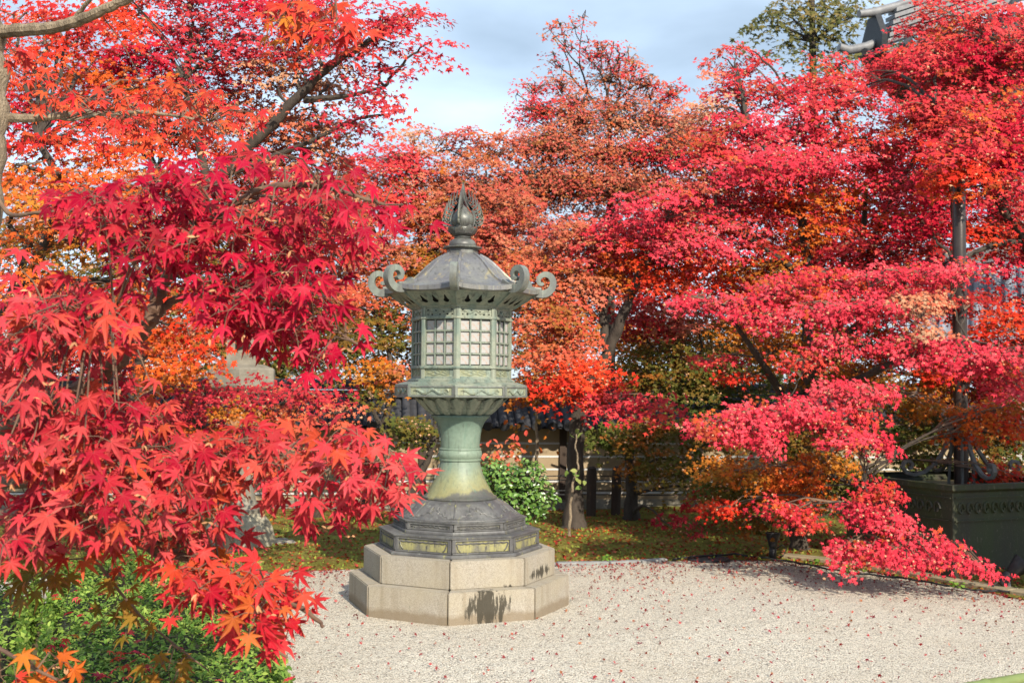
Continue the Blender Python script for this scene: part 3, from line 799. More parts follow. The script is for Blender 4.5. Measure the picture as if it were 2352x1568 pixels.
# --- roof
RE = 0.603
rprof = [(0.110, 2.628), (0.135, 2.618), (0.185, 2.592), (0.235, 2.556), (0.282, 2.512), (0.325, 2.468), (0.368, 2.428), (0.415, 2.395), (0.470, 2.370), (0.530, 2.352), (RE, 2.340)]
def oct_ring(Rr, z, lift=0.0, pull=0.0, n=8):
    out = []
    for k in range(8):
        for i in range(n):
            s = -1+2*i/n
            rr = Rr*(1-pull*(1-abs(s)**2))
            a_ = k*math.pi/4
            x, y = rr*C8, s*rr*S8
            out.append((x*math.cos(a_)-y*math.sin(a_), x*math.sin(a_)+y*math.cos(a_), z+lift*abs(s)**3))
    return out
loops = [oct_ring(r_, z_, 0.022*((r_-.11)/.5)**2, 0.02*((r_-.11)/.5)) for r_, z_ in rprof]
e_l, e_p = 0.022, 0.02
loops += [oct_ring(RE, 2.308, e_l, e_p), oct_ring(RE-0.012, 2.304, e_l, e_p), oct_ring(0.53, 2.301, 0.01, 0.01), oct_ring(0.40, 2.30)]
b = MB(); b.loft(loops); roof = lpart(b, 'roof', 'bronze_roof', smooth=True)
b = MB()
rid = []
for r_, z_ in rprof[1:]:
    lf = 0.022*((r_-.11)/.5)**2
    a_ = math.pi/8
    o = np.array([math.cos(a_), math.sin(a_), 0]); t = np.array([-math.sin(a_), math.cos(a_), 0])
    w = 0.010+0.008*(r_/RE); c = o*r_+np.array([0, 0, z_+lf])
    rid.append([c+t*w-np.array([0, 0, .008]), c+t*w*.8+np.array([0, 0, .010]), c-t*w*.8+np.array([0, 0, .010]), c-t*w-np.array([0, 0, .008])])
b.loft(rid); lring(b, 'roof_ridge', 'bronze_roof', parent=None, bevel=0.0015)
sp = [(0.475, 2.372), (0.545, 2.335), (0.610, 2.322), (0.655, 2.335), (0.684, 2.370), (0.692, 2.412), (0.677, 2.450), (0.645, 2.470), (0.608, 2.465), (0.583, 2.438), (0.585, 2.406), (0.606, 2.396), (0.616, 2.408)]
fine = []
for i in range(len(sp)-1):
    p0, p1, p2, p3 = [np.array(sp[max(0, min(len(sp)-1, i+d))]) for d in (-1, 0, 1, 2)]
    for q in np.linspace(0, 1, 5, endpoint=False):
        fine.append(0.5*((2*p1)+(-p0+p2)*q+(2*p0-5*p1+4*p2-p3)*q*q+(-p0+3*p1-3*p2+p3)*q**3))
fine.append(np.array(sp[-1]))
b = MB(); L = []; a_ = math.pi/8
o = np.array([math.cos(a_), math.sin(a_), 0]); t = np.array([-math.sin(a_), math.cos(a_), 0]); up = np.array([0, 0, 1.0])
for i, p in enumerate(fine):
    d = fine[min(i+1, len(fine)-1)]-fine[max(i-1, 0)]; d /= np.linalg.norm(d)
    nrm = np.array([-d[1], d[0]])
    q = i/(len(fine)-1)
    th = 0.023*(1-q)**.7+0.009; w = 0.030-0.008*q
    c = o*p[0]+up*p[1]; nn = o*nrm[0]+up*nrm[1]
    L.append([c+nn*th+t*w, c+nn*th-t*w, c-nn*th-t*w, c-nn*th+t*w])
b.loft(L); lring(b, 'roof_scroll', 'bronze_scroll', bevel=0.004)
# --- finial
b = MB(); b.octa([(0.122, 2.612), (0.118, 2.658), (0.150, 2.664), (0.152, 2.676), (0.10, 2.680)]); lpart(b, 'finial_block', 'bronze_finial', bevel=0.003)
b = MB(); b.lathe([(0.100, 2.678), (0.105, 2.686), (0.104, 2.700), (0.092, 2.722), (0.070, 2.738), (0.058, 2.743), (0.066, 2.748), (0.066, 2.754), (0.050, 2.758)], 48); lpart(b, 'finial_neck', 'bronze_finial', smooth=True)
b = MB(); b.lathe([(0.048, 2.756), (0.075, 2.764), (0.096, 2.784), (0.103, 2.806), (0.100, 2.822), (0.085, 2.826), (0.05, 2.828)], 40); lpart(b, 'lotus_cup', 'bronze_finial', smooth=True)
def cup_petal():
    b = MB(); Lp = []
    for j in range(7):
        tt = j/6; z = 2.772+0.062*tt; w = 0.36*math.cos(tt*math.pi/2*.97)**.5
        Lp.append([((np.interp(z, [2.77, 2.806, 2.84], [.088, .107, .112])+0.004)*math.cos(q*w), (np.interp(z, [2.77, 2.806, 2.84], [.088, .107, .112])+0.004)*math.sin(q*w), z+0.004*(1-abs(q))) for q in np.linspace(-1, 1, 7)])
    b.loft(Lp, False, False, False); return b
lring(cup_petal(), 'cup_petal', 'bronze_finial', 8, 0.2, True)
b = MB(); b.lathe([(0.002, 2.806), (0.045, 2.812), (0.070, 2.836), (0.083, 2.868), (0.084, 2.895), (0.074, 2.925), (0.054, 2.952), (0.030, 2.975), (0.010, 2.995), (0.002, 3.005)], 40); lpart(b, 'jewel', 'bronze_finial', smooth=True)
# flame: four openwork wings round the jewel, each a fan of curling tongues
def wing():
    b = MB()
    def tongue(pts, r0, r1, flat=0.35):
        P = [np.array(p) for p in pts]; Lp = []
        for i, p in enumerate(P):
            d = P[min(i+1, len(P)-1)]-P[max(i-1, 0)]; d /= np.linalg.norm(d)+1e-9
            n_ = np.array([-d[1], d[0]]); q = i/(len(P)-1); w = r0*(1-q)**.8+r1
            Lp.append([(p[0]+n_[0]*w, 0.006, p[1]+n_[1]*w), (p[0]-n_[0]*w, 0.006, p[1]-n_[1]*w), (p[0]-n_[0]*w, -0.006, p[1]-n_[1]*w), (p[0]+n_[0]*w, -0.006, p[1]+n_[1]*w)])
        b.loft(Lp)
    # body that hugs the jewel and runs up to the tip
    body = [(0.086, 2.832), (0.096, 2.870), (0.094, 2.905), (0.080, 2.940), (0.060, 2.975), (0.040, 3.015), (0.022, 3.060), (0.010, 3.110), (0.0, 3.172)]
    tongue(body, 0.0085, 0.003)
    tongue([(0.070, 2.960), (0.040, 2.995), (0.018, 3.035), (0.006, 3.09), (0.0, 3.14)], 0.008, 0.003)
    for i, (x, z, L_, tilt) in enumerate(((0.090, 2.838, 0.075, 0.75), (0.098, 2.862, 0.085, 0.62), (0.100, 2.888, 0.092, 0.50), (0.096, 2.916, 0.098, 0.40), (0.086, 2.944, 0.104, 0.32), (0.070, 2.970, 0.108, 0.28), (0.054, 2.998, 0.10, 0.22), (0.036, 3.030, 0.085, 0.18))):
        pts = []
        for q in np.linspace(0, 1, 9):
            pts.append((x+L_*(tilt*math.sin(q*2.2)*1.15+0.10*math.sin(q*5.5)), z+L_*(q*1.05-0.25*math.sin(q*math.pi))))
        tongue(pts, 0.0085, 0.0012)
        tongue([(x+0.35*L_*tilt+0.010*math.cos(q), z+0.18*L_+0.009*math.sin(q)) for q in np.linspace(-1.5, 3.0, 8)], 0.004, 0.0015)
    return b
lring(wing(), 'flame_wing', 'bronze_finial', 4, math.atan2(-L0[1], -L0[0])-LROT-R(12))

# ------------------------------------------------------------------ square bronze trough, pole with scroll brackets
T0 = on_ground(2190, 1340); TA = math.atan2(0.40, 0.92)
trough = empty('bronze_trough', (T0[0], T0[1], 0), TA)
tag(trough, 'large square mossy bronze trough with carved band, in shade by gravel', 'trough')
TS = 1.32
b = MB(); prof = [(0.0, 0.0), (-0.02, 0.02), (0.0, 0.05), (0.0, 0.76), (-0.025, 0.78), (-0.025, 0.83), (0.035, 0.83)]
loops = [[(d, d, z), (TS-d, d, z), (TS-d, TS-d, z), (d, TS-d, z)] for d, z in prof]
b.loft(loops, True, False); b.build('trough_body', M['trough'], trough, bevel=0.004)
b = MB(); b.box(0.03, TS-.03, 0.03, TS-.03, 0.70, 0.74); b.build('trough_soil', M['earth'], trough)
for side_ in range(4):
    for z in (0.52, 0.715):
        b = MB(); b.box(0.02, TS-0.02, -0.012, 0.004, z-0.006, z+0.006)
        o = b.build('moulding', M['trough'], trough); o.rotation_euler = (0, 0, side_*math.pi/2)
        o.location = ((0, 0, 0), (TS, 0, 0), (TS, TS, 0), (0, TS, 0))[side_]
    b = MB()
    for i in range(12):
        x0 = 0.09+i*0.096
        b.tube([(x0+0.040*math.cos(q)*(1-q/9), -0.006, 0.617+0.062*math.sin(q)*(1-q/9)) for q in np.linspace(0, 6.5, 15)], 0.011, 5)
    o = b.build('carved_scroll_band', M['trough'], trough, smooth=True); o.rotation_euler = (0, 0, side_*math.pi/2)
    o.location = ((0, 0, 0), (TS, 0, 0), (TS, TS, 0), (0, TS, 0))[side_]
pc = np.array([T0[0], T0[1], 0])+TS/2*np.array([math.cos(TA)-math.sin(TA), math.sin(TA)+math.cos(TA), 0])
PX, PY = at(2207, 1000, pc[1])[0], pc[1]
pole = empty('metal_pole', (PX, PY, 0.745), TA)
tag(pole, 'tall brown metal pole with iron scroll brackets standing in the trough', 'pole')
b = MB(); b.lathe([(0.064, 0), (0.064, 1.95), (0.068, 1.955), (0.068, 1.985), (0.060, 1.99), (0.060, 2.95), (0.05, 2.97), (0.05, 3.1), (0.02, 3.12)], 28); b.build('shaft', M['pole'], pole, smooth=True)
b = MB(); b.lathe([(0.085, 0.62), (0.085, 0.70)], 28); b.build('collar', M['pole'], pole)
b = MB(); L = []
path = [(0.075, 0.66), (0.10, 0.50), (0.16, 0.34), (0.25, 0.21), (0.36, 0.13), (0.46, 0.105), (0.535, 0.125), (0.57, 0.175), (0.55, 0.225), (0.505, 0.235), (0.475, 0.205), (0.485, 0.17), (0.512, 0.165)]
for i, p in enumerate(path):
    d = np.array(path[min(i+1, len(path)-1)])-np.array(path[max(0, i-1)]); d /= np.linalg.norm(d); n_ = np.array([-d[1], d[0]])*0.016
    L.append([(p[0]+n_[0], 0.018, p[1]+n_[1]), (p[0]-n_[0], 0.018, p[1]-n_[1]), (p[0]-n_[0], -0.018, p[1]-n_[1]), (p[0]+n_[0], -0.018, p[1]+n_[1])])
b.loft(L); sm = b.mesh('scroll_bracket', M['iron']); bevel_mesh(sm, 0.003)
for k in range(4): inst('scroll_bracket', sm, pole, rot=(0, 0, k*math.pi/2-TA+R(6)))
b = MB(); b.tube([(0.075, 0, 0.64), (0.09, 0, 0.3), (0.11, 0, 0.0)], 0.014, 8); rmn = b.mesh('brace_rod', M['iron'], True)
for k in range(4): inst('brace_rod', rmn, pole, rot=(0, 0, k*math.pi/2+math.pi/4-TA-R(62)))

# ------------------------------------------------------------------ garden spotlights, cables, drain cover
def spotlight(name, loc, tilt, rz, label, upright):
    e = empty(name, loc, rz); tag(e, label, 'spotlight', 'garden spotlights')
    if upright:
        b = MB(); b.lathe([(0.030, 0), (0.036, 0.01), (0.036, 0.09), (0.030, 0.10), (0.040, 0.12), (0.044, 0.15), (0.066, 0.215), (0.070, 0.225), (0.070, 0.245), (0.060, 0.245), (0.056, 0.235)], 28); b.build('lamp_housing', M['black_metal'], e, smooth=True)
        b = MB(); b.lathe([(0.001, 0.238), (0.058, 0.236)], 24, False, False); b.build('lens', M['white_lens'], e)
        b = MB(); b.lathe([(0.012, -0.06), (0.014, 0.01)], 8); b.build('ground_spike', M['black_metal'], e)
        b = MB(); b.tube([(0.036, 0, 0.03), (0.10, -.02, 0.02), (0.13, -.03, .09), (0.09, -0.02, 0.13), (0.036, 0, 0.09)], 0.005, 6); b.build('lead', M['wire'], e)
    else:
        b = MB(); b.lathe([(0.060, 0), (0.060, 0.02), (0.015, 0.03), (0.013, 0.09)], 20); b.build('stand', M['iron'], e, smooth=True)
        b = MB(); b.lathe([(0.038, -0.10), (0.044, -0.09), (0.044, 0.0), (0.036, 0.01), (0.048, 0.03), (0.085, 0.14), (0.087, 0.155), (0.076, 0.155), (0.070, 0.14)], 28)
        h = b.build('lamp_housing', M['black_metal'], e, smooth=True); h.location = (0, 0, 0.13); h.rotation_euler = (0, R(tilt), 0)
        b = MB(); b.lathe([(0.001, 0.135), (0.072, 0.135)], 24, False, False); b.build('lens', M['white_lens'], h)
        b = MB(); b.tube([(-0.05, 0, 0.11), (-0.14, -.05, 0.04), (-0.12, -.09, .012), (0.02, -0.10, 0.01), (0.10, -0.04, 0.012)], 0.006, 6); b.build('lead', M['wire'], e)
    return e
g1 = on_ground(1775, 1287); g2 = on_ground(2318, 1360)
spotlight('garden_spotlight', (g1[0], g1[1], 0.02), 0, R(20), 'small black spotlight pointing up at the edge of the moss', True)
spotlight('garden_spotlight', (g2[0], g2[1], 0.012), 48, R(-8), 'black conical spotlight tilted on a stand beside the trough', False)
cab = [on_ground(u, v) for u, v in ((1545, 1291), (1600, 1286), (1690, 1279), (1775, 1290), (1840, 1303), (1920, 1317), (2010, 1327), (2100, 1341), (2190, 1356), (2250, 1363), (2300, 1366), (2352, 1372), (2450, 1392))]
b = MB(); pts = []
for i in range(len(cab)-1):
    for q in np.linspace(0, 1, 6, endpoint=False):
        p = cab[i]*(1-q)+cab[i+1]*q; pts.append((p[0]+0.012*math.sin(i*2.1+q*3), p[1]+0.02*math.sin(i*1.7+q*5), 0.025+0.012*abs(math.sin(i+q*2))))
b.tube(pts, 0.009, 6); tag(b.build('power_cable', M['wire'], None, True), 'black power cable running along the gravel edge to the spotlights', 'cable')
dc = on_ground(1628, 1288)
d_e = empty('drain_cover', (dc[0], dc[1], 0.010)); tag(d_e, 'flat dark round drain cover at the edge of the gravel', 'drain cover')
b = MB(); b.lathe([(0.20, -0.03), (0.20, 0.012), (0.19, 0.02), (0.165, 0.02), (0.16, 0.014)], 40); b.build('rim', M['black_metal'], d_e, smooth=True)
b = MB(); b.lathe([(0.158, -0.01), (0.158, 0.010), (0.15, 0.016)], 40); lid = b.build('lid', M['black_metal'], d_e, smooth=True)

# ------------------------------------------------------------------ stone lantern half hidden on the left
sl = on_ground(548, 1262); SLx, SLy = sl[0], sl[1]
SLx = at(556, 900, SLy)[0]
sl_e = empty('stone_lantern', (SLx, SLy, 0.0), R(12))
tag(sl_e, 'weathered pale stone lantern on a rough rock, half hidden by red leaves', 'stone lantern')
def rock(name, r, h, seed, mat, parent, loc=(0, 0, 0)):
    r_ = random.Random(seed); b = MB(); L = []
    for j in range(7):
        t = j/6; L.append([((r*(1.0-0.35*t**3)*(0.9+0.2*math.sin(3*q+seed)+0.06*r_.random()))*math.cos(q), (r*(1.0-0.35*t**3)*(0.85+0.15*math.cos(2*q+seed)+0.06*r_.random()))*math.sin(q), -0.05+(h+.05)*t+0.02*r_.random()) for q in np.linspace(0, 2*math.pi, 18, endpoint=False)])
    b.loft(L); return b.build(name, M[mat], parent, True, loc=loc)
rock('base_rock', 0.34, 0.36, 3, 'stone_rock', sl_e)
b = MB(); b.lathe([(0.21, 0.34), (0.22, 0.40), (0.17, 0.44), (0.15, 0.5), (0.14, 0.85), (0.16, 0.95), (0.15, 0.98), (0.14, 1.05), (0.145, 1.45)], 28); b.build('shaft', M['stone_grey'], sl_e, True)
b = MB(); b.loft([[(r_*math.cos(q+.5), r_*math.sin(q+.5), z) for q in np.linspace(0, 2*math.pi, 6, endpoint=False)] for r_, z in ((0.17, 1.44), (0.30, 1.56), (0.36, 1.60), (0.36, 1.78), (0.24, 1.82))]); b.build('platform', M['stone_grey'], sl_e, bevel=0.012)
b = MB(); b.box(-0.15, -0.07, -0.15, 0.15, 1.81, 2.26); b.box(0.07, 0.15, -0.15, 0.15, 1.81, 2.26); b.box(-0.07, 0.07, -0.15, 0.15, 1.81, 1.93); b.box(-0.07, 0.07, -0.15, 0.15, 2.17, 2.26); b.box(-0.07, 0.07, 0.02, 0.06, 1.93, 2.17); b.build('light_chamber', M['stone_grey'], sl_e)
b = MB(); b.loft([[(r_*math.cos(q+.5), r_*math.sin(q+.5), z) for q in np.linspace(0, 2*math.pi, 6, endpoint=False)] for r_, z in ((0.2, 2.255), (0.50, 2.27), (0.52, 2.34), (0.30, 2.44), (0.14, 2.58), (0.08, 2.60))]); b.build('cap', M['stone_grey'], sl_e, bevel=0.012)
b = MB(); b.lathe([(0.06, 2.59), (0.11, 2.63), (0.12, 2.69), (0.08, 2.76), (0.01, 2.84)], 20); b.build('jewel', M['stone_grey'], sl_e, True)
fl = on_ground(640, 1258)
fs = rock('flat_stone', 0.22, 0.06, 9, 'stone_grey', None, (fl[0], fl[1], 0.01)); tag(fs, 'small flat grey stone beside the rock under the stone lantern', 'stone')

# bamboo rail at the bottom right corner of the view
bp = [at(2215, 1580, 5.4), at(2352, 1556, 5.6), at(2800, 1480, 6.3)]
bam = empty('bamboo_rail', (bp[0][0], bp[0][1], 0)); tag(bam, 'green bamboo rail just showing at the bottom right corner', 'rail')
bb = np.array([bp[0][0], bp[0][1], 0]); a_, c_ = bp[0]-bb-(bp[2]-bp[0])*.3, bp[2]-bb
M['bamboo'] = mat_plain('bamboo', (.14, .19, .06), (.22, .25, .09), 9, .4, .1)
for i in range(7):
    p0 = a_+(c_-a_)*i/7; p1 = a_+(c_-a_)*(i+1)/7
    b = MB(); b.tube([p0, p0+(p1-p0)*.02, p0+(p1-p0)*.05, p0+(p1-p0)*.95, p0+(p1-p0)*.98, p1], [.030, .032, .027, .027, .032, .030], 14); b.build('bamboo_segment', M['bamboo'], bam, True)
for f in (.1, .9):
    q = a_+(c_-a_)*f; b = MB(); b.lathe([(.022, 0), (.022, q[2]-.02)], 12); b.build('bamboo_post', M['bamboo'], bam, True, loc=(q[0], q[1], 0))

# ------------------------------------------------------------------ foliage machinery
def unit(a): return a/(np.linalg.norm(a, axis=-1, keepdims=True)+1e-9)
def maple_small(spread=1.0, droop=0.22, seed=0):
    """five-lobed leaf, 10 triangles"""
    ang = [-112, -52, 0, 52, 112]; ln = [0.55, 0.88, 1.0, 0.88, 0.55]
    per = []
    r_ = random.Random(seed)
    for i, (a, l) in enumerate(zip(ang, ln)):
        per.append((a*spread+r_.uniform(-5, 5), l*r_.uniform(.9, 1.08)))
        if i < 4: per.append(((ang[i]+ang[i+1])/2*spread, 0.34))
    per.append((180, 0.16))
    v = [(0, 0.0, 0.04)]
    for a, l in per:
        v.append((l*math.sin(R(a)), l*math.cos(R(a)), -droop*l*l + 0.03))
    n = len(per)
    t = [(0, 1+i, 1+(i+1) % n) for i in range(n)]
    return np.array(v), np.array(t)
def lens_leaf(w=0.32, fold=0.10, droop=0.12):
    v = [(0, 0, 0), (-w*.8, .35, fold), (0, .42, 0), (w*.8, .35, fold), (-w*.7, .72, fold-droop*.4), (0, .75, -droop*.5), (w*.7, .72, fold-droop*.4), (0, 1.05, -droop)]
    t = [(0, 2, 1), (0, 3, 2), (1, 2, 5), (1, 5, 4), (2, 3, 6), (2, 6, 5), (4, 5, 7), (5, 6, 7)]
    return np.array(v), np.array(t)
def quad_leaf():
    return np.array([(0, 0, 0), (-.3, .5, .08), (.3, .5, .08), (0, 1, -.1)]), np.array([(0, 2, 1), (1, 2, 3)])
def maple_tiny(k):
    """three-lobed leaf of four triangles for crowns farther off"""
    w = (1.0, .86, 1.1)[k]; d = (.10, .22, .0)[k]
    v = [(0, -.22, 0), (-.92*w, .30, -d), (-.24, .36, .05), (0, 1.0, -d), (.24, .36, .05), (.92*w, .30, -d)]
    return np.array(v), np.array([(0, 2, 1), (0, 5, 4), (0, 3, 2), (0, 4, 3)])
TINY = [maple_tiny(k) for k in range(3)]
DENS = 3.5
TONE = np.array([1.0, .58, .57])
TONE2 = np.array([.95, .82, .74])
SM = [maple_small(1.0, 0.20, 1), maple_small(0.92, 0.34, 2), maple_small(1.05, 0.08, 3)]
def cloud_arrays(tmpl, C, N, T, S):
    v, t = tmpl
    N = unit(N); T = unit(T - N*np.sum(T*N, -1, keepdims=True)); X = np.cross(T, N)
    P = C[:, None, :] + S[:, None, None]*(v[None, :, 0:1]*X[:, None, :] + v[None, :, 1:2]*T[:, None, :] + v[None, :, 2:3]*N[:, None, :])
    n = len(C)
    F = t[None] + (np.arange(n)*len(v))[:, None, None]
    return P.reshape(-1, 3), F.reshape(-1, 3)
def leaf_mesh(name, groups, mat, attrs=None):
    """groups: list of (template, centres, normals, tips, sizes, colours)"""
    Vs, Fs, Cs, Es = [], [], [], []; off = 0
    for tm_, C, N, T, S, col in groups:
        if len(C) == 0: continue
        P, F = cloud_arrays(tm_, C, N, T, S)
        Vs.append(P); Fs.append(F+off); off += len(P)
        Cs.append(np.repeat(col, len(tm_[0]), 0))
        if attrs: Es.append(np.tile(attrs, len(C)))
    V = np.concatenate(Vs).astype(np.float32); F = np.concatenate(Fs).astype(np.int32); Cc = np.concatenate(Cs)
    m = bpy.data.meshes.new(name)
    m.vertices.add(len(V)); m.vertices.foreach_set('co', V.ravel())
    m.loops.add(F.size); m.loops.foreach_set('vertex_index', F.ravel())
    m.polygons.add(len(F)); m.polygons.foreach_set('loop_start', np.arange(0, F.size, 3, dtype=np.int32))
    m.update(calc_edges=True)
    a = m.attributes.new('col', 'FLOAT_COLOR', 'POINT')
    a.data.foreach_set('color', np.concatenate([Cc, np.ones((len(Cc), 1))], 1).astype(np.float32).ravel())
    if attrs:
        e = m.attributes.new('vein', 'FLOAT', 'POINT'); e.data.foreach_set('value', np.concatenate(Es).astype(np.float32))
    m.materials.append(mat)
    return m

PAL = {   # leaf colours, linear
 'crim':   [(.48,.014,.045), (.40,.010,.042), (.56,.04,.075), (.44,.02,.045)],
 'pink':   [(.64,.080,.125), (.58,.050,.085), (.68,.14,.17), (.54,.035,.075)],
 'red':    [(.55,.055,.075), (.47,.035,.050), (.60,.10,.10), (.53,.045,.08), (.55,.10,.055)],
 'rust':   [(.50,.13,.085), (.46,.080,.060), (.56,.21,.13), (.40,.11,.05), (.52,.085,.085), (.48,.18,.08)],
 'salmon': [(.58,.11,.065), (.62,.17,.09), (.52,.07,.045), (.48,.14,.05), (.30,.14,.03)],
 'orange': [(.62,.12,.018), (.62,.20,.030), (.58,.075,.020), (.50,.10,.02)],
 'redor':  [(.62,.070,.022), (.60,.11,.030), (.56,.04,.022)],
 'tan':    [(.58,.30,.17), (.55,.18,.10), (.60,.12,.07), (.52,.34,.22)],
 'olive':  [(.13,.13,.022), (.22,.13,.022), (.09,.11,.02), (.34,.12,.025), (.16,.10,.02)],
 'green':  [(.060,.10,.020), (.085,.12,.025), (.12,.12,.025), (.16,.11,.02)],
 'mixor':  [(.45,.15,.02), (.22,.14,.022), (.55,.12,.02), (.50,.22,.03), (.30,.11,.02)],
 'purple': [(.40,.030,.060), (.46,.055,.075), (.34,.03,.05), (.52,.08,.08)],
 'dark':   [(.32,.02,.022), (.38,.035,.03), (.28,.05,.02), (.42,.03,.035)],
}
TOTAL = {'leaves': 0}
def pad_leaves(pads, leaf=0.036, seeds=0.06, spread=0.30, per=42, lod=0):
    """pads: (u, v, y, ru, rv, palette, density). Returns leaf groups per template and spray centres"""
    g = [[], [], []]; sprays = []; centres = []
    for (u, v, y, ru, rv, pal, dens) in pads:
        c = at(u, v, y); rx = ru*y/FPX; rz = rv*y/FPX*(1.25 if lod else 1.0); ry = min(1.3, max(0.35, rx*0.75))
        n = int(DENS*dens*1150*(.88 if lod else 1)*math.pi*rx*rz*(0.036/leaf)**2)
        m = max(2, n//per)
        d = rng.normal(size=(m, 3)); d = unit(d)*rng.random((m, 1))**(1/2.6)
        sc = c + d*np.array([rx, ry, rz])
        centres.append(c)
        pc_ = np.array(PAL[pal])
        k = per
        bc = pc_[rng.integers(0, len(pc_), m)]
        odd = rng.random(m) < (.07 if pal in ('red', 'rust', 'pink', 'crim', 'redor') else 0)      # stray gold and green sprays
        mx = np.array(PAL['mixor']); bc[odd] = mx[rng.integers(0, len(mx), odd.sum())]
        sprays.append(sc)
        # each spray is a drooping fan of leaves
        tilt = unit(np.stack([0.25*d[:, 0]+rng.normal(0, .32, m), -0.42+rng.normal(0, .34, m)+0.15*d[:, 1], np.ones(m)], 1))
        q = rng.random((m, k))*2*math.pi; rr = np.sqrt(rng.random((m, k)))*spread*rng.uniform(.6, 1.25, (m, 1))
        ax = unit(np.cross(tilt, np.array([0.0, 1, 0]))); ay = np.cross(tilt, ax)
        P = sc[:, None] + rr[..., None]*(np.cos(q)[..., None]*ax[:, None]*1.25 + np.sin(q)[..., None]*ay[:, None])
        P[..., 2] += -0.9*rr**2 + rng.normal(0, .018, (m, k))
        P = P.reshape(-1, 3)
        out = (np.cos(q)[..., None]*ax[:, None] + np.sin(q)[..., None]*ay[:, None]).reshape(-1, 3)
        N = np.repeat(tilt, k, 0) + 0.35*out + rng.normal(0, .30, P.shape) + np.array([.1, -.62, 0])
        T = out*0.9 + np.array([0, -.35, -.65]) + rng.normal(0, .45, P.shape)
        S = leaf*(.55+.85*rng.beta(2, 2.2, len(P)))
        col = np.repeat(bc, k, 0)*rng.uniform(.86, 1.12, (len(P), 1))
        mixc = pc_[rng.integers(0, len(pc_), len(P))]
        w = rng.random((len(P), 1))*0.55
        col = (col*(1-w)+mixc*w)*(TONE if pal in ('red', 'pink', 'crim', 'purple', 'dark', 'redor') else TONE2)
        # dry keys among the leaves
        sd = rng.random(len(P)) < seeds
        S[sd] *= 0.55; col[sd] = np.array([.55, .30, .17])*rng.uniform(.8, 1.2, (sd.sum(), 1))
        idx = rng.integers(0, 3, len(P))
        for i in range(3):
            s_ = idx == i
            g[i].append((P[s_], N[s_], T[s_], S[s_], col[s_]))
        TOTAL['leaves'] += len(P)
    groups = []
    for i in range(3):
        groups.append(((TINY if lod else SM)[i],)+tuple(np.concatenate([x[j] for x in g[i]]) for j in range(5)))
    return groups, sprays, centres
def smooth_path(pts, n=5):
    pts = [np.asarray(p, float) for p in pts]; out = []
    for i in range(len(pts)-1):
        p0, p1, p2, p3 = [pts[max(0, min(len(pts)-1, i+d))] for d in (-1, 0, 1, 2)]
        for q in np.linspace(0, 1, n, endpoint=False):
            out.append(0.5*((2*p1)+(-p0+p2)*q+(2*p0-5*p1+4*p2-p3)*q*q+(-p0+3*p1-3*p2+p3)*q**3))
    out.append(pts[-1]); return out
def knobble(pts, a):
    return [p+np.array([a*math.sin(i*1.7+p[2]*3), a*math.sin(i*2.3+p[0]*5), 0]) for i, p in enumerate(pts)]
def tree(name, label, paths, pads, group='maples in autumn red', cat='tree', leaf=0.038, seeds=0.10, spread=0.22, bark='bark', twig_share=0.75, limb_r=0.016, per=50, lod=1):
    """paths: list of ([(u, v, y)...] or world points, r0, r1); first is the trunk"""
    P0 = paths[0][0]
    def wp(p): return at(*p[:3]) if len(p) == 3 else np.array(p[:3], float)
    first = wp(P0[0]); base = np.array([first[0], first[1], 0.02])
    e = empty(name, base); tag(e, label, cat, group)
    allp = []
    for i, (pp, r0, r1) in enumerate(paths):
        w = [wp(p) for p in pp]
        if i == 0 and w[0][2] > 0.05: w = [np.array([w[0][0]+0.05, w[0][1], -0.05])] + w
        sp_ = knobble(smooth_path(w, 6), r0*0.10)
        n = len(sp_)
        rad = [r0+(r1-r0)*(j/(n-1))**.8 for j in range(n)]
        if i == 0:
            for j in range(min(4, n)): rad[j] *= 1.0+0.35*(1-j/4)
        b = MB(); b.tube([p-base for p in sp_], rad, 12 if r0 > .04 else 7)
        b.build('trunk' if i == 0 else 'limb', M[bark], e, True)
        allp += [(p, rad[j]) for j, p in enumerate(sp_)]
    AP = np.array([p for p, r in allp])
    groups, sprays, centres = pad_leaves(pads, leaf, seeds, spread, per, lod)
    tw = MB()
    for c, sc in zip(centres, sprays):
        d = np.linalg.norm((AP-c)*np.array([1, 1, .8]), axis=1) + np.maximum(0, AP[:, 2]-c[2])*1.5
        a = AP[int(np.argmin(d))]
        L = np.linalg.norm(c-a)
        mid = (a+c)/2 + np.array([rng.normal(0, .06), rng.normal(0, .06), 0.10*L])
        lp = smooth_path([a, mid, c], 6)
        b = MB(); b.tube([p-base for p in knobble(lp, .012)], list(np.linspace(limb_r*(1+.25*L), limb_r*.3, len(lp))), 6)
        b.build('limb', M[bark], e, True)
        for s in sc[:int(len(sc)*twig_share/1.8)]:
            st = lp[int(rng.integers(len(lp)//2, len(lp)))]
            md = (st+s)/2+np.array([rng.normal(0, .04), rng.normal(0, .04), .05])
            tw.tube([st-base, md-base, s-base], [0.0095, 0.007, 0.004], 3, False)
    if tw.v: tag(tw.build('twigs', M['twig'], e), kind='stuff')
    groups = [(t_, C-base, N, T, S, col) for t_, C, N, T, S, col in groups]
    cr = inst('crown', leaf_mesh('crown', groups, M['leaf']), e); tag(cr, kind='stuff')
    return e

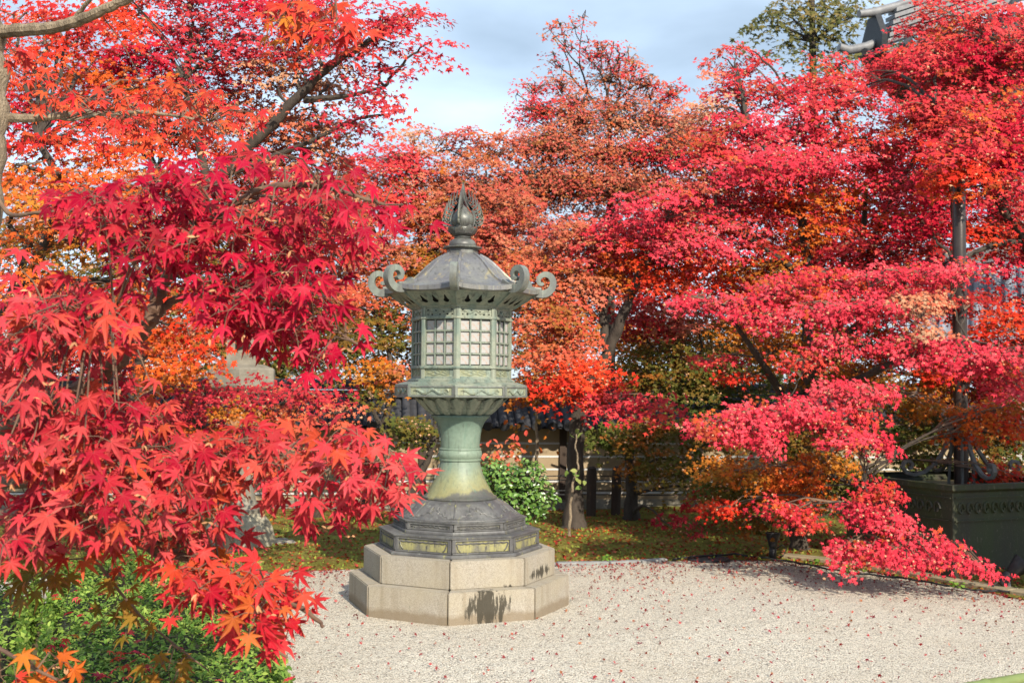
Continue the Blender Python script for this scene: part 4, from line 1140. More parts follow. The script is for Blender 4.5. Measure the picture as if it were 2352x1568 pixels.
# ------------------------------------------------------------------ the maples behind the lantern
G = 'autumn maples beyond the gravel'
tree('maple_tree', 'orange and salmon maple with leaning dark trunk just right of the lantern',
     [([(1318, 1216, 12.2), (1320, 1110, 12.2), (1328, 960, 12.2), (1362, 880, 12.2), (1400, 800, 12.1), (1440, 700, 12.0), (1475, 620, 11.9), (1520, 540, 11.8)], 0.115, 0.035),
      ([(1395, 810, 12.1), (1385, 720, 12.2), (1395, 620, 12.3), (1380, 520, 12.4)], 0.06, 0.02),
      ([(1345, 915, 12.2), (1300, 850, 12.0), (1255, 760, 11.9), (1225, 690, 12.0)], 0.045, 0.015)],
     [(1270, 740, 11.7, 95, 60, 'salmon', 1.0), (1340, 800, 11.6, 70, 30, 'salmon', .7), (1250, 830, 11.6, 70, 50, 'salmon', .9), (1330, 880, 11.3, 105, 38, 'redor', 1.3), (1445, 925, 11.2, 85, 24, 'red', 1.2), (1530, 945, 11.1, 50, 16, 'red', 1.0),
      (1240, 640, 12.1, 90, 55, 'salmon', .9), (1330, 640, 12.0, 80, 45, 'rust', .8), (1310, 560, 12.2, 110, 60, 'rust', 1.1), (1440, 560, 12.1, 120, 50, 'red', 1.1), (1545, 480, 11.7, 130, 50, 'pink', 1.3), (1610, 545, 11.5, 110, 45, 'pink', 1.3),
      (1420, 640, 12.2, 90, 30, 'orange', .8), (1500, 590, 11.9, 80, 36, 'redor', .9), (1230, 900, 11.8, 60, 30, 'mixor', .8), (1560, 620, 11.8, 100, 35, 'redor', .9), (1280, 690, 12.6, 110, 60, 'olive', .5)], G)
tree('maple_tree', 'dark green and olive maple with straight trunk against the tan wall',
     [([(1450, 1192, 13.2), (1450, 1100, 13.2), (1446, 1000, 13.2), (1470, 900, 13.2), (1500, 800, 13.2)], 0.085, 0.03),
      ([(1448, 1020, 13.2), (1400, 960, 13.1), (1370, 930, 13.0)], 0.03, 0.012), ([(1460, 950, 13.2), (1560, 880, 13.0), (1680, 830, 12.8)], 0.04, 0.015)],
     [(1420, 1010, 12.9, 90, 32, 'green', 1.0), (1500, 1000, 12.7, 90, 30, 'olive', .9), (1560, 1060, 12.4, 90, 26, 'olive', .9), (1480, 1075, 12.6, 70, 20, 'olive', .7), (1640, 1100, 12.2, 90, 36, 'green', .9), (1480, 850, 13.2, 100, 45, 'olive', .9), (1590, 830, 13, 110, 50, 'olive', 1.0), (1690, 850, 12.6, 110, 50, 'green', .9), (1600, 900, 12.8, 110, 40, 'green', 1.0), (1720, 780, 12.5, 90, 40, 'mixor', .8), (1480, 740, 13.1, 90, 40, 'dark', .9), (1580, 730, 12.9, 90, 40, 'rust', .7), (1620, 980, 12.6, 90, 34, 'green', .9), (1660, 1160, 11.9, 100, 26, 'dark', .7), (1540, 1210, 11.6, 60, 18, 'purple', .5)], G)
fan = []; fan_pads = []
fr_ = random.Random(5)
def fork(u, v, y, ang, ln, lev, r):
    """fine upright branching of the thin-crowned tree"""
    u2, v2, y2 = u+ln*math.sin(ang), v-ln*math.cos(ang)*.92, y+fr_.uniform(-.15, .15)
    fan.append(([(u, v, y), ((u+u2)/2+fr_.uniform(-4, 4), (v+v2)/2, (y+y2)/2), (u2, v2, y2)], r, r*.68))
    if lev >= 3: fan_pads.append((u2, v2, y2, 20, 11, 'rust' if fr_.random() < .55 else 'red', (.16, .20, .28)[lev-3]*fr_.uniform(.4, 1.5)))
    if lev < 5:
        k = 3 if lev == 1 else 2
        for i in range(k):
            fork(u2, v2, y2, ang*.75+(i-(k-1)/2)*fr_.uniform(.5, .85)+fr_.uniform(-.15, .15), ln*fr_.uniform(.52, 1.02), lev+1, r*.66)
fork(1400, 345, 16.0, -.04, 82, 1, .042)
fork(1400, 375, 16.0, -.95, 78, 2, .034)
fork(1402, 365, 16.0, .90, 72, 2, .034)
tree('maple_tree', 'tall thin-crowned maple with bare forked top against the sky',
     [([(1402, 1150, 16.0), (1402, 700, 16.0), (1402, 420, 16.0), (1400, 340, 16.0)], 0.085, 0.042)] + fan,
     fan_pads + [(1225, 205, 15.8, 50, 18, 'red', .40), (1290, 190, 15.8, 50, 24, 'rust', .32), (1330, 240, 15.8, 70, 30, 'rust', .5), (1400, 190, 16, 70, 34, 'rust', .28), (1370, 130, 16, 50, 34, 'red', .22), (1440, 140, 16, 40, 30, 'rust', .22), (1480, 200, 16, 50, 30, 'rust', .28), (1540, 220, 15.8, 50, 28, 'red', .34), (1430, 250, 15.8, 80, 30, 'rust', .5), (1570, 290, 15.4, 60, 34, 'rust', .6), (1240, 260, 15.7, 70, 34, 'red', .6), (1330, 285, 15.7, 90, 38, 'rust', .7), (1430, 290, 15.8, 80, 36, 'tan', .6), (1510, 280, 15.8, 70, 34, 'rust', .6), (1260, 340, 15.5, 100, 45, 'rust', 1.1), (1400, 360, 15.7, 110, 40, 'rust', .9), (1510, 360, 15.5, 90, 40, 'red', 1.0), (1330, 430, 15.5, 120, 45, 'rust', 1.1), (1460, 430, 15.4, 110, 40, 'rust', 1.1), (1230, 430, 15.4, 100, 50, 'rust', 1.1), (1600, 330, 15, 80, 40, 'rust', .8)], G, leaf=0.036, limb_r=0.007, per=9, spread=.17, twig_share=1.8)
tree('maple_tree', 'rust brown maple with slender pale trunk behind the lantern finial',
     [([(965, 1120, 15.2), (968, 800, 15.2), (966, 600, 15.2), (962, 500, 15.2), (955, 420, 15.2), (945, 350, 15.2)], 0.07, 0.02), ([(966, 600, 15.2), (1060, 520, 15.0), (1120, 440, 14.9)], .04, .015), ([(966, 640, 15.2), (880, 560, 15), (830, 480, 14.9)], .04, .015), ([(966, 700, 15.2), (1100, 640, 15), (1180, 600, 14.9)], .04, .015)],
     [(945, 325, 15.2, 60, 36, 'tan', .5), (1060, 340, 15.2, 90, 36, 'rust', .9), (1140, 340, 15.2, 70, 36, 'rust', .8), (880, 370, 14.9, 90, 45, 'red', 1.0), (980, 400, 15, 100, 45, 'rust', 1.0), (1090, 420, 15, 110, 50, 'rust', 1.1), (1170, 480, 14.8, 90, 50, 'rust', 1.1), (900, 470, 14.8, 90, 50, 'red', 1.0), (1000, 500, 14.9, 100, 50, 'rust', 1.1), (1110, 560, 14.7, 110, 50, 'rust', 1.1), (880, 580, 14.6, 90, 45, 'rust', .9), (960, 620, 14.8, 90, 45, 'mixor', .9), (1080, 650, 14.8, 90, 40, 'rust', .9), (840, 430, 15, 60, 50, 'tan', .7), (860, 650, 14.6, 70, 40, 'salmon', .8), (1190, 620, 14.7, 70, 50, 'rust', .9)], G, leaf=0.040, limb_r=.016)
tree('maple_tree', 'olive green and rusty maple with leaning mossy trunk left of the lantern stem',
     [([(925, 1178, 11.6), (950, 1120, 11.6), (980, 1060, 11.6), (998, 1010, 11.6), (1000, 940, 11.7), (980, 860, 11.9)], 0.055, 0.025),
      ([(910, 1180, 12.0), (895, 1080, 12.2), (880, 980, 12.4), (905, 900, 12.4), (890, 800, 12.5), (860, 720, 12.6)], 0.06, 0.02), ([(888, 1010, 12.3), (850, 930, 12.4), (800, 860, 12.5)], 0.035, 0.015)],
     [(870, 690, 12.6, 80, 45, 'salmon', .8), (900, 760, 12.6, 70, 45, 'olive', .7), (820, 770, 12.5, 80, 40, 'olive', .7), (780, 830, 12.4, 70, 36, 'green', .7), (850, 860, 12.4, 80, 36, 'mixor', .8), (920, 850, 12.3, 50, 34, 'salmon', .7), (780, 700, 12.6, 70, 50, 'salmon', .7), (960, 985, 11.4, 50, 30, 'green', 1.1), (935, 1010, 11.5, 36, 20, 'green', .9), (860, 910, 12, 50, 20, 'olive', .6), (730, 760, 12.6, 70, 50, 'olive', .6)], G)
tree('maple_tree', 'broad pinkish red maple with dark forked trunk in the right background',
     [([(1850, 1190, 12.4), (1852, 900, 12.2), (1855, 620, 12.0), (1842, 520, 12.0), (1838, 450, 12.0), (1850, 380, 12.0), (1880, 310, 12)], 0.085, 0.03),
      ([(1842, 500, 12.0), (1800, 440, 11.8), (1770, 360, 11.7), (1720, 290, 11.8)], .045, .015), ([(1848, 420, 12), (1900, 360, 11.8), (1930, 300, 11.8)], .04, .015), ([(1855, 640, 12), (1740, 560, 11.8), (1640, 500, 11.6)], .04, .015),
      ([(1990, 640, 12.0), (2005, 560, 12.0), (2040, 480, 12.0), (2080, 400, 11.9), (2115, 340, 11.8)], .06, .02), ([(1975, 610, 12), (1985, 500, 12), (1990, 420, 12)], .045, .02)],
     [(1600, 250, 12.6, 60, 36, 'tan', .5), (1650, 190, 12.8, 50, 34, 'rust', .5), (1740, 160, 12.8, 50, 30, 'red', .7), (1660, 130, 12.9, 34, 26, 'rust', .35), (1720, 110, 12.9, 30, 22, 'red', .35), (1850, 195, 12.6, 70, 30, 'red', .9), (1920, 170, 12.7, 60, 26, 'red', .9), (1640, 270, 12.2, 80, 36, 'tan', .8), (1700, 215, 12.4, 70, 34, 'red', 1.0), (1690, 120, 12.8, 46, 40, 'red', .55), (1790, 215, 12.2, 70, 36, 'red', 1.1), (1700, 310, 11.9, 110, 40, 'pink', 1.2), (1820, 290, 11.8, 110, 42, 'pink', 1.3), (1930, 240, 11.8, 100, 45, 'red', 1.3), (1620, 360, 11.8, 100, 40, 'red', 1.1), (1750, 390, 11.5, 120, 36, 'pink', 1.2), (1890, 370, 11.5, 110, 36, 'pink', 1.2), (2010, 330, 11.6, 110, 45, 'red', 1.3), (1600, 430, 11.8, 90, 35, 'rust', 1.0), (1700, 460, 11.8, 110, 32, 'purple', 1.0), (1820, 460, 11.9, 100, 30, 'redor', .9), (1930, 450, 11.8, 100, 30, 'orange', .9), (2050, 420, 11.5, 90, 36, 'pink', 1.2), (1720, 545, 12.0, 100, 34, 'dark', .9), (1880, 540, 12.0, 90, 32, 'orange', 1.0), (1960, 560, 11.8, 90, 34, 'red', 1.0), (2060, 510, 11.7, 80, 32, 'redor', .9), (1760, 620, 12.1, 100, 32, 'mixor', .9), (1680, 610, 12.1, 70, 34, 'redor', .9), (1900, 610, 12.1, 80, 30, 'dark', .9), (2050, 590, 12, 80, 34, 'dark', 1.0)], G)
tree('maple_tree', 'deep crimson maple filling the upper right corner above the pole',
     [([(2420, 1150, 11.5), (2410, 800, 11.4), (2380, 600, 11.2), (2300, 470, 11.0), (2260, 380, 11), (2230, 260, 11)], 0.12, 0.03), ([(2380, 560, 11.2), (2290, 560, 11), (2200, 600, 10.9)], .05, .015), ([(2280, 410, 11), (2200, 330, 10.9), (2150, 240, 11)], .05, .015), ([(2250, 330, 11), (2300, 220, 11), (2330, 120, 11)], .05, .015)],
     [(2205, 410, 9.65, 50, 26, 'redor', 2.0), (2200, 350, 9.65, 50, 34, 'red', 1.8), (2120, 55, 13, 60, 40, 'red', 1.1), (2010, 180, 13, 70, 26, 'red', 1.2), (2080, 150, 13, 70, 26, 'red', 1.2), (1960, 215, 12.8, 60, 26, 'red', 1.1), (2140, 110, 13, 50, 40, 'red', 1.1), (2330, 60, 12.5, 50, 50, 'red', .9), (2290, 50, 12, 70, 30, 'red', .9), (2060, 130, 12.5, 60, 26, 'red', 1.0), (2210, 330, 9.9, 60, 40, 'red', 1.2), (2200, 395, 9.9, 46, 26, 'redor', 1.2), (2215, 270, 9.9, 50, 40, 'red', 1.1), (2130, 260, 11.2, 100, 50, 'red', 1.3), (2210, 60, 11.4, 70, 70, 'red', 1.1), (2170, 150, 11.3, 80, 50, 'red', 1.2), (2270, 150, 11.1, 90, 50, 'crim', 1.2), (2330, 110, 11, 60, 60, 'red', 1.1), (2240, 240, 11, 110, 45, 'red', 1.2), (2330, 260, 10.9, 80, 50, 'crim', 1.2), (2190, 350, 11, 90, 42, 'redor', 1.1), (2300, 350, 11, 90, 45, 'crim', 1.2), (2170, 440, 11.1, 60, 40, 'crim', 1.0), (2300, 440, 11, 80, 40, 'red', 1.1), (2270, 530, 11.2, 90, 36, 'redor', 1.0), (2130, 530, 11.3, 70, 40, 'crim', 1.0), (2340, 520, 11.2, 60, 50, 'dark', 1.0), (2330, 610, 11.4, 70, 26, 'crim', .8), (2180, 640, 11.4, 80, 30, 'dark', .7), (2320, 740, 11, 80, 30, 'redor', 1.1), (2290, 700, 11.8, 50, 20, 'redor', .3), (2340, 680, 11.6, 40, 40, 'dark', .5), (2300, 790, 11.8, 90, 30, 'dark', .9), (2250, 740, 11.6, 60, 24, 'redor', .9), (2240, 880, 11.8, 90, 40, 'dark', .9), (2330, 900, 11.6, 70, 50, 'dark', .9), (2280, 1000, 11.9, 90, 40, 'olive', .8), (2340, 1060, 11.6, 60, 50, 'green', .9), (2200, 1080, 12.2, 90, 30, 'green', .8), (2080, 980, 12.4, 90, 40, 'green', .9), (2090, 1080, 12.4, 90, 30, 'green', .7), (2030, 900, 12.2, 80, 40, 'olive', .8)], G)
tree('maple_tree', 'low spreading maple with layered bright pink sprays beside the trough',
     [([(1830, 1215, 10.8), (1825, 1080, 10.7), (1815, 960, 10.6), (1850, 880, 10.4), (1920, 800, 10.0), (1990, 720, 9.7)], 0.10, 0.03),
      ([(1815, 960, 10.6), (1780, 880, 10.4), (1720, 790, 10.0), (1660, 700, 9.7)], .05, .015), ([(1830, 920, 10.5), (1950, 880, 10.0), (2080, 820, 9.4), (2220, 780, 9.2)], .05, .015), ([(1822, 1040, 10.7), (1800, 1010, 10.0), (1740, 970, 9.2)], .045, .012), ([(1825, 1090, 10.7), (1900, 1090, 10.0), (1990, 1130, 9.2), (2080, 1220, 8.8)], .04, .012)],
     [(1600, 690, 9.9, 60, 20, 'pink', 1.3), (1690, 700, 9.8, 100, 24, 'pink', 1.5), (1800, 660, 9.8, 90, 26, 'pink', 1.4), (1760, 735, 9.6, 80, 22, 'pink', 1.3), (1900, 640, 9.8, 90, 28, 'red', 1.3), (2010, 640, 9.6, 90, 26, 'pink', 1.3), (2120, 630, 9.5, 80, 26, 'pink', 1.4), (2210, 620, 9.4, 70, 20, 'pink', 1.3), (1900, 720, 9.5, 100, 30, 'pink', 1.3), (2010, 710, 9.4, 90, 28, 'pink', 1.4), (2120, 700, 9.3, 70, 28, 'tan', 1.40), (1930, 790, 9.4, 80, 30, 'pink', 1.3), (1850, 830, 9.4, 70, 22, 'red', 1.2),
      (2110, 800, 9.2, 80, 36, 'pink', 1.4), (2210, 820, 9.1, 80, 40, 'pink', 1.4), (2300, 830, 9.0, 70, 40, 'pink', 1.4), (2150, 770, 9.2, 60, 24, 'tan', 1.26), (2320, 890, 9.0, 50, 24, 'pink', 1.1), (1640, 830, 10.2, 70, 10, 'red', 1.40), (1705, 868, 10.2, 60, 8, 'redor', 1.40),
      (1640, 985, 8.9, 76, 22, 'pink', 1.7), (1730, 960, 8.9, 90, 34, 'pink', 1.8), (1740, 1010, 8.8, 60, 28, 'pink', 1.6), (1840, 950, 8.9, 80, 36, 'pink', 1.7), (1950, 900, 9.1, 90, 30, 'pink', 1.5), (1940, 960, 9.0, 80, 30, 'red', 1.4), (1960, 1010, 8.8, 80, 22, 'pink', 1.5), (2030, 1030, 8.8, 40, 12, 'pink', 1.1),
      (2030, 1130, 8.8, 50, 26, 'red', 1.6), (1990, 1180, 8.8, 70, 24, 'pink', 1.6), (2050, 1200, 8.75, 50, 26, 'pink', 1.6), (1970, 1265, 8.7, 66, 24, 'pink', 1.7), (2060, 1270, 8.65, 80, 30, 'pink', 1.7), (2150, 1265, 8.6, 60, 32, 'pink', 1.7), (2230, 1295, 8.55, 46, 16, 'pink', 1.4), (1940, 1290, 8.7, 30, 10, 'pink', 1.40),
      (1800, 1170, 9.0, 70, 18, 'red', 1.3), (1860, 1195, 9.0, 45, 14, 'red', 1.2), (1650, 1165, 9.6, 46, 18, 'redor', 1.26), (1730, 1090, 9.7, 90, 30, 'mixor', 1.40), (1830, 1090, 9.6, 80, 40, 'orange', 1.26), (1900, 1060, 9.7, 60, 24, 'mixor', 1.26), (1640, 1070, 10.2, 70, 26, 'mixor', 0.98), (1840, 1150, 9.5, 70, 26, 'orange', 1.26),
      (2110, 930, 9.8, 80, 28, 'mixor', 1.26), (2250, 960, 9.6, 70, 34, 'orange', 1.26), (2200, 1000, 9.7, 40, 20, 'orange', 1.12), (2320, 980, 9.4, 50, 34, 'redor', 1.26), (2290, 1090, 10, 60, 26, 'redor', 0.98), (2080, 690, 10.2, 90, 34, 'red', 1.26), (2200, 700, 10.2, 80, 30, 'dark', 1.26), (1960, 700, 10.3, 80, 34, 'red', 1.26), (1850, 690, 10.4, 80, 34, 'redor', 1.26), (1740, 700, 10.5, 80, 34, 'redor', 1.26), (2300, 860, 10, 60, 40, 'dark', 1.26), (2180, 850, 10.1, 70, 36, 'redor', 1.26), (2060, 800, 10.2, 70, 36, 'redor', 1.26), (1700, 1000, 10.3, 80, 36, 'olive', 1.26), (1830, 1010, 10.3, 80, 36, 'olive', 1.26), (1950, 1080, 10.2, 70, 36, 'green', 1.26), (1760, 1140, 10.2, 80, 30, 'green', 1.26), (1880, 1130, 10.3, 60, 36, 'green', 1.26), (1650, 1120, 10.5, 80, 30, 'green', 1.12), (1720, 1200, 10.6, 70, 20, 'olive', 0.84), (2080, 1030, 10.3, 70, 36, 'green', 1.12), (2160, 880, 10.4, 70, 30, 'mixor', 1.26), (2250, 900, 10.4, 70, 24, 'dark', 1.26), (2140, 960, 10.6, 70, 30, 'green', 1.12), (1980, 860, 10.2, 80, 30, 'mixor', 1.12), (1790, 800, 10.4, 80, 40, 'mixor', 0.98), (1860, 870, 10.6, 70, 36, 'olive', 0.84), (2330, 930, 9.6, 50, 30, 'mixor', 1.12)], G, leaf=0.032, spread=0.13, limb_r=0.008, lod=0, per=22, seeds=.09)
tree('maple_tree', 'small crimson maple bough reaching across the blue sky at top left',
     [([(300, 1190, 9.6), (330, 760, 9.6), (450, 480, 9.5), (640, 270, 9.4), (760, 150, 9.3), (860, 90, 9.2)], 0.10, 0.025), ([(700, 230, 9.4), (800, 220, 9.3), (880, 200, 9.2)], .035, .01), ([(520, 400, 9.5), (700, 330, 9.5), (830, 270, 9.4)], .035, .01), ([(480, 440, 9.5), (450, 300, 9.4), (420, 180, 9.3)], .05, .015), ([(410, 560, 9.6), (390, 460, 9.7), (360, 400, 9.8)], .045, .015)],
     [(870, 40, 9.2, 80, 34, 'purple', .9), (950, 30, 9.1, 70, 26, 'purple', .8), (900, 100, 9.2, 90, 30, 'red', .9), (990, 95, 9.0, 50, 16, 'purple', .9), (930, 150, 9.1, 56, 14, 'purple', .7), (800, 130, 9.3, 70, 40, 'purple', .9), (830, 210, 9.3, 60, 20, 'purple', .55), (880, 225, 9.2, 30, 10, 'purple', .7), (800, 290, 9.4, 60, 24, 'purple', .55), (890, 265, 9.3, 30, 12, 'red', .7), (740, 50, 9.4, 80, 50, 'crim', 1.0),
      (430, 70, 9.5, 110, 50, 'purple', .9), (560, 90, 9.5, 100, 50, 'purple', .9), (330, 130, 9.3, 110, 45, 'crim', 1.0), (480, 160, 9.5, 110, 40, 'purple', .9), (620, 170, 9.6, 80, 50, 'tan', .8), (690, 150, 9.6, 60, 50, 'tan', .7), (720, 250, 9.7, 80, 50, 'tan', .9), (640, 290, 9.7, 80, 40, 'tan', .8), (560, 330, 9.8, 90, 40, 'rust', .9), (700, 360, 9.8, 100, 50, 'tan', 1.0), (600, 410, 9.9, 110, 45, 'rust', 1.0), (740, 440, 9.8, 80, 40, 'tan', .9), (470, 380, 9.8, 90, 40, 'redor', .9), (350, 420, 9.8, 100, 45, 'rust', .9), (780, 380, 9.9, 60, 40, 'red', .8), (800, 500, 9.8, 80, 40, 'rust', .9), (680, 520, 9.9, 90, 40, 'rust', .8), (240, 130, 9.4, 80, 50, 'crim', .9), (480, 260, 9.6, 90, 40, 'rust', .8), (300, 10, 9.6, 110, 40, 'redor', .9), (430, 0, 9.6, 110, 36, 'purple', .9), (560, 10, 9.6, 100, 36, 'crim', .9), (680, 20, 9.6, 90, 44, 'crim', .9), (380, 220, 9.9, 100, 44, 'rust', .9), (550, 240, 9.9, 90, 44, 'tan', .8), (640, 90, 9.9, 90, 44, 'purple', .8), (770, 200, 9.9, 60, 44, 'tan', .6), (200, 220, 9.9, 110, 44, 'redor', .9), (290, 300, 9.9, 110, 44, 'rust', .9), (410, 310, 9.9, 100, 40, 'rust', .9), (780, 290, 10, 50, 40, 'tan', .7)], G, leaf=0.036)
tree('maple_tree', 'orange and olive maple behind the pale limbs at the left edge',
     [([(-190, 1250, 7.4), (-120, 900, 7.4), (60, 640, 7.4), (120, 520, 7.3), (130, 420, 7.2), (90, 320, 7.2)], 0.075, 0.02), ([(100, 570, 7.4), (260, 520, 7.3), (340, 440, 7.3)], .03, .01), ([(0, 730, 7.4), (60, 580, 7.2), (20, 520, 7.1)], .035, .012)],
     [(40, 380, 7.0, 80, 40, 'orange', .9), (130, 400, 7.0, 90, 36, 'redor', .9), (240, 420, 7.1, 90, 36, 'orange', .8), (60, 470, 6.9, 90, 34, 'mixor', .8), (180, 500, 7.0, 90, 32, 'orange', .8), (300, 490, 7.2, 80, 34, 'orange', .8), (60, 560, 6.9, 90, 30, 'orange', .8), (190, 580, 7.2, 80, 34, 'mixor', .7), (280, 600, 7.5, 80, 36, 'olive', .7), (120, 660, 7.0, 100, 36, 'orange', .7), (60, 260, 7.3, 90, 50, 'crim', .9), (180, 300, 7.3, 100, 40, 'redor', .9), (300, 330, 7.4, 90, 36, 'redor', .8), (80, 150, 7.4, 90, 50, 'redor', .8), (30, 30, 7.4, 80, 40, 'redor', .9), (160, 30, 7.4, 90, 40, 'dark', .8), (390, 560, 7.6, 80, 40, 'redor', .7), (420, 680, 7.8, 90, 40, 'redor', .8), (330, 760, 7.6, 90, 40, 'orange', .9), (440, 760, 7.7, 90, 40, 'redor', .9), (260, 700, 7.5, 90, 40, 'redor', .8), (520, 700, 7.9, 70, 34, 'dark', .6), (400, 830, 7.8, 80, 30, 'orange', .8), (60, 330, 7.4, 90, 40, 'crim', .8), (100, 90, 8.2, 110, 50, 'redor', .9), (230, 60, 8.2, 110, 50, 'redor', .8), (60, 200, 8.2, 110, 50, 'redor', .9), (190, 170, 8.2, 110, 44, 'orange', .8), (330, 200, 8.2, 90, 40, 'redor', .7), (130, 250, 8.2, 110, 40, 'redor', .8), (250, 360, 8.2, 110, 40, 'orange', .7), (60, 430, 8.2, 100, 40, 'mixor', .7), (220, 470, 8.2, 110, 40, 'mixor', .7), (120, 540, 8.2, 110, 40, 'mixor', .7), (330, 560, 8.4, 90, 40, 'mixor', .7)], G, leaf=0.036, spread=.24, lod=0)
tree('maple_tree', 'dull pink and yellow low maple in front of the stone lantern',
     [([(520, 1230, 9.4), (530, 1130, 9.3), (560, 1040, 9.1), (600, 960, 8.9), (660, 920, 8.7)], 0.045, 0.015), ([(535, 1110, 9.3), (470, 1000, 9.0), (420, 930, 8.8)], .03, .01), ([(580, 1000, 9.0), (690, 960, 8.7), (800, 945, 8.5)], .025, .006)],
     [(470, 900, 8.9, 80, 26, 'purple', 1.1), (590, 905, 8.8, 80, 26, 'purple', 1.1), (700, 900, 8.7, 80, 22, 'purple', 1.1), (560, 950, 8.7, 90, 30, 'mixor', 1.0), (430, 960, 8.8, 90, 30, 'purple', 1.0), (680, 945, 8.6, 80, 26, 'salmon', 1.0), (770, 935, 8.5, 50, 16, 'tan', .8), (620, 1000, 8.8, 100, 26, 'salmon', 1.0), (480, 1010, 8.8, 90, 30, 'orange', .9), (380, 870, 9, 80, 30, 'orange', .8), (350, 960, 9, 80, 40, 'redor', .8), (470, 850, 9, 60, 20, 'orange', .5)], G, leaf=0.032, spread=.2, limb_r=.012, lod=0)
# an unseen maple, added right of the frame to put the trough in shade
def world_pad(p, rx, rz, pal, dens):
    """pad given by a point of the place rather than of the frame"""
    d = np.array(p)-np.array([0, 0, 1.6]); c = CR.T @ d
    return (1176+FPX*c[0]/-c[2], 784-FPX*c[1]/-c[2], p[1], rx*FPX/p[1], rz*FPX/p[1], pal, dens)
tree('maple_tree', 'unseen maple added past the right edge so that its crown shades the trough',
     [([(6.6, 6.6, 0, 0), (6.6, 6.6, 1.0, 0), (6.4, 6.7, 1.9, 0), (6.2, 6.8, 2.6, 0)], .12, .05)],
     [world_pad(p, rx, rz, 'red', 2.0) for p, rx, rz in (((5.0, 7.55, 1.75), .40, .30), ((4.75, 7.9, 1.5), .34, .28), ((5.0, 7.6, 1.3), .34, .3), ((4.7, 8.0, 2.0), .3, .25), ((5.7, 7.3, 2.4), .6, .4), ((5.5, 7.4, 1.7), .5, .35), ((5.3, 7.3, 2.2), .50, .35), ((5.9, 7.1, 2.0), .60, .40), ((6.4, 6.9, 2.4), .7, .4), ((5.2, 7.7, 2.6), .45, .3), ((6.9, 6.8, 2.1), .8, .5), ((6.2, 7.3, 1.5), .6, .4), ((5.5, 7.6, 1.3), .4, .35), ((7.3, 7.0, 1.6), .7, .5), ((6.6, 7.2, 2.9), .8, .4))], G)
